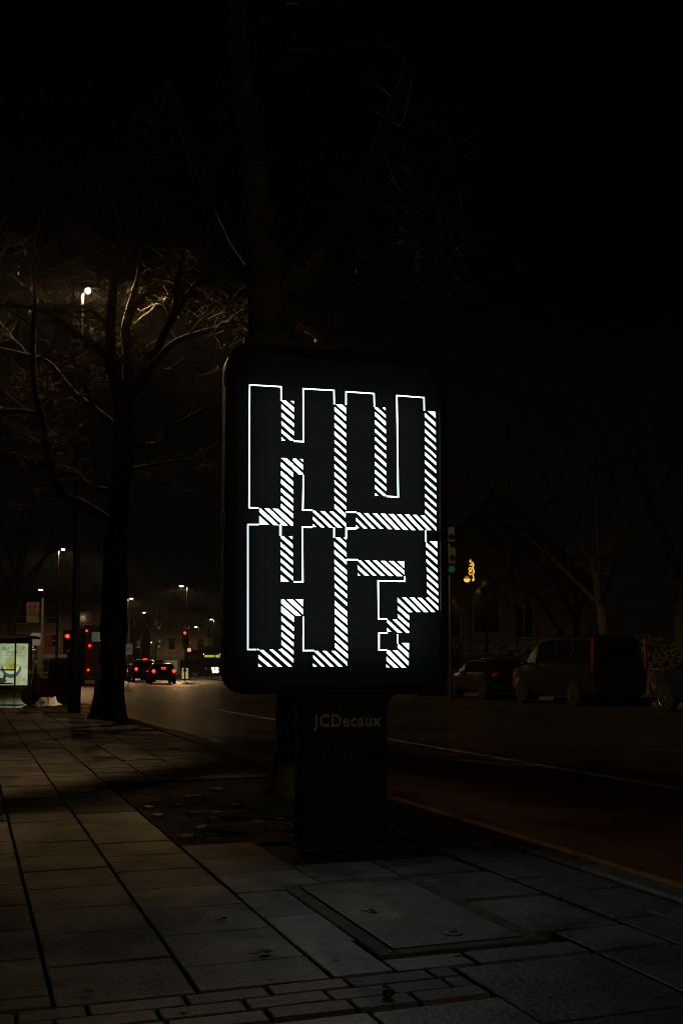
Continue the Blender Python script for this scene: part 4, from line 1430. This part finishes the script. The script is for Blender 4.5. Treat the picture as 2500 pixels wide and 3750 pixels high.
b = at(1656, 2545, 33)
t = thing('traffic_light', 'tall traffic light with a dim green lamp at the right edge of the panel', 'traffic light', (b.x, b.y, -.1), 0, 'traffic lights')
k_ = 33 / F
MB().tube([(-.05, .1, 0), (-.05, .1, EYE + (2445 - 1930) * k_)], [.07, .06], 10).build('post', M['post'], t, 60)
for y0, y1, dx in ((1928, 1984, -.03), (2004, 2064, 0.0)):
    zc = EYE + (2445 - (y0 + y1) / 2) * k_ + .1
    MB().cbox((dx, 0, zc), (.285, .16, (y1 - y0) * k_), .02).build('signal_box', mat('box_grey', (.06, .058, .055), .6), t)
    MB().lathe([(.09, -.02), (.09, 0)], 16, 'y', (dx + .01, -.085, zc - .08)).build('lens', M['carglass'], t)
MB().cbox((0, 0, EYE + (2445 - 2085) * k_ + .1), (.29, .14, .30), .02).build('signal_box', M['black'], t)
MB().lathe([(.085, -.02), (.105, 0)], 16, 'y', (-.01, -.075, EYE + (2445 - 2085) * k_ + .1)).build('green_lens', M['greensig'], t)

b = at(678, 2482, 95)
t = thing('keep_left_bollard', 'lit white and yellow keep left bollard beside the black hatchback', 'bollard', (b.x, b.y, -.12), 0)
k_ = 95 / F
z0 = 0
w_ = 22 * k_
MB().cbox((0, 0, .05), (w_ + .1, .4, .1), .02).build('base', M['black'], t)
MB().cbox((0, 0, .17), (w_, .28, .16), .02).build('white_foot', M['bollw'], t)
MB().cbox((0, 0, .45), (w_, .28, .40), .02).build('yellow_shell', M['bolly'], t)
MB().cbox((0, 0, .87), (w_, .28, .44), .03).build('white_shell', M['bollw'], t)
MB().lathe([(.17, -.012), (.17, 0)], 20, 'y', (0, -.145, .88)).build('arrow_disc', M['bollb'], t)

b = at(470, 2500, 70)
t = thing('road_sign', 'white rectangular road sign on a pole right of the near tree trunk', 'sign', (b.x, b.y, -.05), 0)
k_ = 70 / F
MB().tube([(0, .04, 0), (0, .04, bz(2395))], .045, 8).build('pole', M['grey'], t)
zc = EYE + (2445 - 2375) * k_
MB().cbox((0, 0, zc), (28 * k_, .03, 39 * k_), .01).build('plate', mat('sign_face', (.5, .47, .4), .5, emit=(.9, .8, .6), strength=.05), t)  # faint emission in the plate stands in for light falling on it
for dz in (-.1, .06):
    MB().box((0, -.018, zc + dz), (20 * k_, .002, .035)).build('sign_text_line', M['grey'], t)

# ------------------------------------------------------------------ festive lamp column
FY = 58
b = at(1722, 2530, FY)
k_ = FY / F
t = thing('lamp_column', 'lamp column with an amber globe and a curly string of festive lights', 'street lamp', (b.x, b.y, 0), 0)
def fx_(px):
    return (px - 1722) * k_
MB().tube([(0, .1, 0), (0, .1, 1), (0, .1, bz(2030))], [.09, .07, .05], 10).build('post', M['post'], t, 60)
MB().tube([(0, .1, bz(2110)), (fx_(1712), 0, bz(2105))], .03, 6).build('bracket', M['post'], t)
zc = bz(2121)
MB().lathe([(.02, -.17), (.10, -.15), (.165, -.07), (.185, .0), (.175, .02)], 16, 'z', (fx_(1712), 0, zc)).build('globe', M['globeamber'], t, 60)
MB().lathe([(.175, .022), (.14, .1), (.08, .17), (.02, .19)], 16, 'z', (fx_(1712), 0, zc)).build('globe_top', M['globedim'], t, 60)
fm = MB()
def curl(pts):
    fm.tube([(fx_(1600 + x * .1913), -.02 + .02 * math.sin(y * .05), bz(1900 + y * .1913)) for x, y in pts], .034, 5)
curl([(670, 715), (660, 740), (690, 755), (645, 800), (640, 820), (690, 825), (670, 870), (640, 875), (700, 885), (715, 900), (690, 940), (640, 930), (620, 960), (640, 990), (670, 980), (680, 950)])
curl([(690, 755), (720, 770), (725, 800), (700, 830), (720, 880), (700, 920), (715, 970), (730, 1000), (720, 1040), (700, 1020), (725, 980)])
curl([(680, 1000), (640, 1010), (625, 1040), (650, 1070), (680, 1050), (710, 1060), (700, 1090), (720, 1120), (700, 1150), (690, 1190), (710, 1180), (730, 1155)])
fm.build('festive_lights', M['fairy'], t, 180)

# ------------------------------------------------------------------ buildings
def lancet(w, h, n_=7):
    pts = [(-w / 2, 0), (w / 2, 0)]
    hs = h - w * .9
    for i in range(n_ + 1):
        a = R(60) * i / n_
        pts.append((w / 2 - w + w * math.cos(a), hs + w * math.sin(a)))
    for i in range(n_ - 1, -1, -1):
        a = R(60) * i / n_
        pts.append((-w / 2 + w - w * math.cos(a), hs + w * math.sin(a)))
    return pts
CY = 62
cb = at(1820, 2520, CY)
ch = thing('church', 'dim stone church with pointed windows behind the parked cars', 'church', (cb.x, cb.y, 0), R(-12))
wl_ = MB()
Wc, Hc, Dp = 10.5, 6.2, 22
gable = [(-Wc / 2, 0), (Wc / 2, 0), (Wc / 2, Hc), (0, Hc + 5.2), (-Wc / 2, Hc)]
wl_.prism(gable, 0, Dp)
wl_.build('wall', M['stone'], ch)
rf = MB()
for sg in (-1, 1):
    a = Vector((sg * (Wc / 2 + .35), -.3, Hc - .25))
    b2_ = Vector((0, -.3, Hc + 5.35))
    nrm = Vector((sg * 5.2, 0, Wc / 2)).normalized() * .18
    e_ = Vector((0, Dp + .6, 0))
    rf.loft([[a, b2_, b2_ + nrm, a + nrm], [a + e_, b2_ + e_, b2_ + nrm + e_, a + nrm + e_]])
rf.build('roof', M['slate'], ch)
def gothic(x, z, w, h):
    out = [(x + p[0], z + p[1]) for p in lancet(w + .3, h + .28)]
    f_ = MB().prism(out, -.10, -.003).build('window_surround', M['stonetrim'], ch)
    inn = [(x + p[0], z + .12 + p[1]) for p in lancet(w, h)]
    MB().prism(inn, -.115, -.102).build('pane', M['pane'], f_)
    mu = MB()
    mu.box((x, -.125, z + .12 + h * .4), (.09, .03, h * .8))
    mu.lathe([(w * .2, -.14), (w * .2, -.118)], 12, 'y', (x, 0, z + h * .82))
    mu.build('tracery', M['stonetrim'], f_)
gothic(-.6, 3.0, 1.5, 3.2)
gothic(-2.7, 2.7, 1.0, 2.4)
gothic(1.6, 2.7, 1.0, 2.4)
MB().cbox((0, -.08, 2.2), (Wc, .14, .2), .03).build('string_course', M['stonetrim'], ch)
for sg in (-1, 1):
    MB().cbox((sg * (Wc / 2 - .3), -.35, 2.4), (.7, .7, 4.8), .05).build('buttress', M['stone'], ch)
dr = MB().prism([(3.0 + p[0], p[1]) for p in lancet(1.3, 2.6)], -.09, -.003).build('door', M['black'], ch)
MB().lathe([(.04, -.13), (.04, -.09)], 8, 'y', (3.4, 0, 1.1)).build('handle', M['steel'], dr)

def terrace(px, py, Y, w, h, storeys, bays, label, ma, rz=0, shop=None, dep=9):
    b = at(px, py, Y)
    t = thing('town_house', label, 'building', (b.x, b.y, -.1), rz, 'houses at the far end of the road')
    MB().box((0, dep / 2, h / 2), (w, dep, h)).build('wall', M[ma], t)
    MB().cbox((0, dep / 2 - .1, h + .15), (w + .4, dep + .6, .3), .05).build('cornice', M['stonetrim'], t)
    r_ = MB().prism([(-w / 2, h + .3), (w / 2, h + .3), (w / 2 - 1, h + 2.2), (-w / 2 + 1, h + 2.2)], .4, dep - .4).build('roof', M['slate'], t)
    MB().cbox((w * .3, dep / 2, h + 2.6), (.9, .7, 1.6), .03).build('chimney', M['houseb'], r_)
    sh = h / storeys
    for s_ in range(storeys):
        for k in range(bays):
            x = (k + .5) / bays * w - w / 2
            if s_ == 0 and shop:
                ww, z0, z1 = w / bays * .8, .5, sh * .72
            else:
                ww, z0, z1 = w / bays * .42, s_ * sh + sh * .28, s_ * sh + sh * .8
            fr2 = MB().box((x, -.03, (z0 + z1) / 2), (ww + .2, .08, z1 - z0 + .2)).build('window', M['stonetrim'], t)
            pm_ = M['pane']
            if s_ == 0 and shop:
                pm_ = M[shop[k % len(shop)]]
            MB().box((x, -.085, (z0 + z1) / 2), (ww, .02, z1 - z0)).build('pane', pm_, fr2)
            if s_ > 0:
                MB().box((x, -.10, (z0 + z1) / 2), (ww, .015, .07)).build('sash_bar', M['stonetrim'], fr2)
    if shop:
        MB().cbox((0, -.12, sh * .86), (w * .98, .2, sh * .16), .02).build('shop_fascia', M['grey'], t)
    return t
terrace(655, 2470, 165, 9, 9.5, 3, 4, 'pale corner house with a lit shopfront behind the lit bollard', 'render', R(8), ['pane', 'shoplit', 'pane', 'shoplit'])
terrace(715, 2470, 170, 5.5, 8, 3, 3, 'narrow house with bright shop window left of the oncoming bus', 'render', R(4), ['pane', 'shopbright', 'shoplit'])
terrace(560, 2475, 175, 11, 11, 3, 5, 'tall dim house behind the waiting taxi', 'render', R(10))
terrace(470, 2475, 168, 10, 10, 3, 4, 'dim brick house behind the near tree trunk', 'houseb', R(14))
terrace(860, 2470, 190, 12, 9, 3, 5, 'dim brick house right of the oncoming bus', 'houseb', R(-6))
terrace(190, 2478, 135, 20, 9, 3, 5, 'dim brick building behind the bus stop', 'houseb', R(22), ['pane', 'pane', 'pane', 'pane', 'pane'])

# low wall and hedge on the far pavement
hw = thing('garden_wall', 'low dark brick wall with a hedge along the far pavement', 'wall', W(20.6, 25, 0), ROADROT)
MB().cbox((0, 0, .45), (46, .3, .9), .03).build('brick_wall', M['houseb'], hw)
MB().cbox((0, 0, .94), (46, .4, .08), .02).build('coping', M['stonetrim'], hw)
hg = MB()
rng = random.Random(5)
for k in range(9000):
    p = Vector((rng.uniform(-23, 23), rng.uniform(-.6, .9), 0))
    p.z = .9 + rng.random() ** .8 * (.9 + .35 * math.sin(p.x * .8) + .2 * math.sin(p.x * 2.3))
    a = Vector((rng.uniform(-1, 1), rng.uniform(-1, 1), rng.uniform(-1, 1))).normalized() * .09
    b_2 = a.orthogonal().normalized() * .06
    hg.add([p - a, p + b_2, p + a, p - b_2], [(0, 1, 2, 3)])
ho = hg.build('hedge_foliage', M['hedge'], hw)
ho['kind'] = 'stuff'

# ------------------------------------------------------------------ moped by the lamp post
mp = at(176, 2580, 28.0)
t = thing('parked_moped', 'dark parked moped with red panels and a big rounded black box', 'moped', (mp.x, mp.y, 0), R(18))
def wheel2(x):
    w_ = MB()
    w_.lathe([(.15, -.05), (.21, -.05), (.24, -.02), (.24, .02), (.21, .05), (.15, .05)], 20, 'y', (0, 0, 0))
    o = w_.build('wheel', M['tyre'], t, 50, (x, 0, .24))
    h = MB().lathe([(.02, -.06), (.14, -.03), (.14, .03), (.02, .06)], 12, 'y')
    h.build('hub', M['black'], o)
wheel2(-.46)
wheel2(.44)
b1 = MB()
b1.loft([[Vector((x, y * w2, z)) for x, y, z in ((xx, -1, zb_), (xx, 1, zb_), (xx, 1, zt_), (xx, -1, zt_))] for xx, w2, zb_, zt_ in ((-.44, .10, .42, .66), (-.36, .16, .30, .80), (-.28, .17, .26, .84), (-.16, .15, .22, .70), (.12, .16, .20, .68), (.22, .16, .28, .66), (.55, .12, .48, .66))])
b1.build('red_bodywork', M['mopedred'], t, 40)
MB().cbox((.24, 0, .70), (.55, .26, .10), .04).build('seat', M['plastic'], t, 40)
MB().tube([(-.46, -.04, .24), (-.40, -.04, .6), (-.33, 0, .98)], [.025, .025, .03], 8).build('fork', M['steel'], t)
MB().tube([(-.30, -.32, 1.02), (-.34, -.1, .99), (-.34, .1, .99), (-.30, .32, 1.02)], .016, 6).build('handlebar', M['black'], t)
for sg in (-1, 1):
    MB().lathe([(.055, -.01), (.05, .01)], 12, 'x', (-.32, sg * .3, 1.16)).build('mirror', M['chrome'], t)
MB().lathe([(.06, -.02), (.075, .03)], 12, 'x', (-.47, 0, .86)).build('headlight', M['clearlens'], t)
bxm = MB()
rg_ = []
for y_, s_ in ((-.25, .9), (-.21, 1), (.21, 1), (.25, .9)):
    rg_.append([Vector((.30 + (p[0] - .0) * s_, y_, .98 + (p[1]) * s_)) for p in rrect(-.30, -.36, .28, .28, .15, 5)])
bxm.loft(rg_)
bxm.build('top_box', M['plastic'], t, 50)
MB().cbox((.57, 0, .55), (.04, .12, .06), .01).build('tail_light', M['redlens'], t)
MB().tube([(0, .06, .24), (.02, .14, .02)], .012, 6).build('stand', M['steel'], t)

# ------------------------------------------------------------------ fallen leaves and litter
def leaf(px, py, L, ma, label, rz):
    d = ray(px, py)
    p = Vector((0, 0, EYE)) + d * ((0.006 - EYE) / d.z)
    m = MB()
    mid = [Vector((L * (i / 6 - .5), 0, .003 * math.sin(i * 1.1) + .002)) for i in range(7)]
    wd = [0.04, .8, .75, 1.1, .8, .7, .06]
    vs = []
    for q, w_ in zip(mid, wd):
        vs += [q + Vector((0, -w_ * L * .35, .006 * w_ + random.uniform(0, .004))), q, q + Vector((0, w_ * L * .35, .006 * w_ + random.uniform(0, .004)))]
    fs_ = []
    for i in range(6):
        for j in (0, 1):
            a = i * 3 + j
            fs_.append((a, a + 3, a + 4, a + 1))
    m.add(vs, fs_)
    m.tube([mid[0] + Vector((-.03, 0, .004)), mid[0]], .0025, 5)
    o = m.build('fallen_leaf', M[ma], None, 60, (p.x, p.y, .004), rz)
    return tag(o, label, 'leaf', 'fallen leaves on the pavement')
leaf(970, 3488, .055, 'darkleaf', 'curled dark leaf on the slab left of the cover', .5)
leaf(1365, 3340, .045, 'darkleaf', 'small dark leaf lying on the concrete cover', -.3)
leaf(820, 3365, .03, 'darkleaf', 'tiny dark leaf on the joint above the curled leaf', .9)
leaf(325, 3632, .035, 'leaf', 'pale brown leaf near the bottom left block row', .3)
leaf(1985, 2975, .06, 'leaf', 'pale leaf lying on the red bus lane', .1)
d = ray(1418, 3655)
p = Vector((0, 0, EYE)) + d * (-EYE / d.z)
m = MB()
m.lathe([(.006, -.002), (.016, .004), (.019, .013), (.013, .022), (.004, .026)], 10, 'z')
m.v = [(a * random.uniform(.8, 1.2), b * random.uniform(.8, 1.2), c * 1.0) for a, b, c in m.v]
tag(m.build('seed_ball', M['darkleaf'], None, 180, (p.x, p.y, .002)), 'small dark seed ball on the slab at the bottom edge', 'seed')

# ------------------------------------------------------------------ night haze
hm = bpy.data.materials.new('night_haze')
hm.use_nodes = True
hn = hm.node_tree
hn.nodes.remove(hn.nodes['Principled BSDF'])
pv = hn.nodes.new('ShaderNodeVolumePrincipled')
pv.inputs['Color'].default_value = (.9, .92, .95, 1)
pv.inputs['Density'].default_value = 0.0004
pv.inputs['Anisotropy'].default_value = 0.3
hn.links.new(pv.outputs[0], hn.nodes['Material Output'].inputs['Volume'])
hz_ = MB().box((0, 120, 14), (400, 400, 32)).build('haze', hm)
hz_['kind'] = 'stuff'
hz_['label'] = 'thin night haze filling the street air'
hz_['category'] = 'haze'
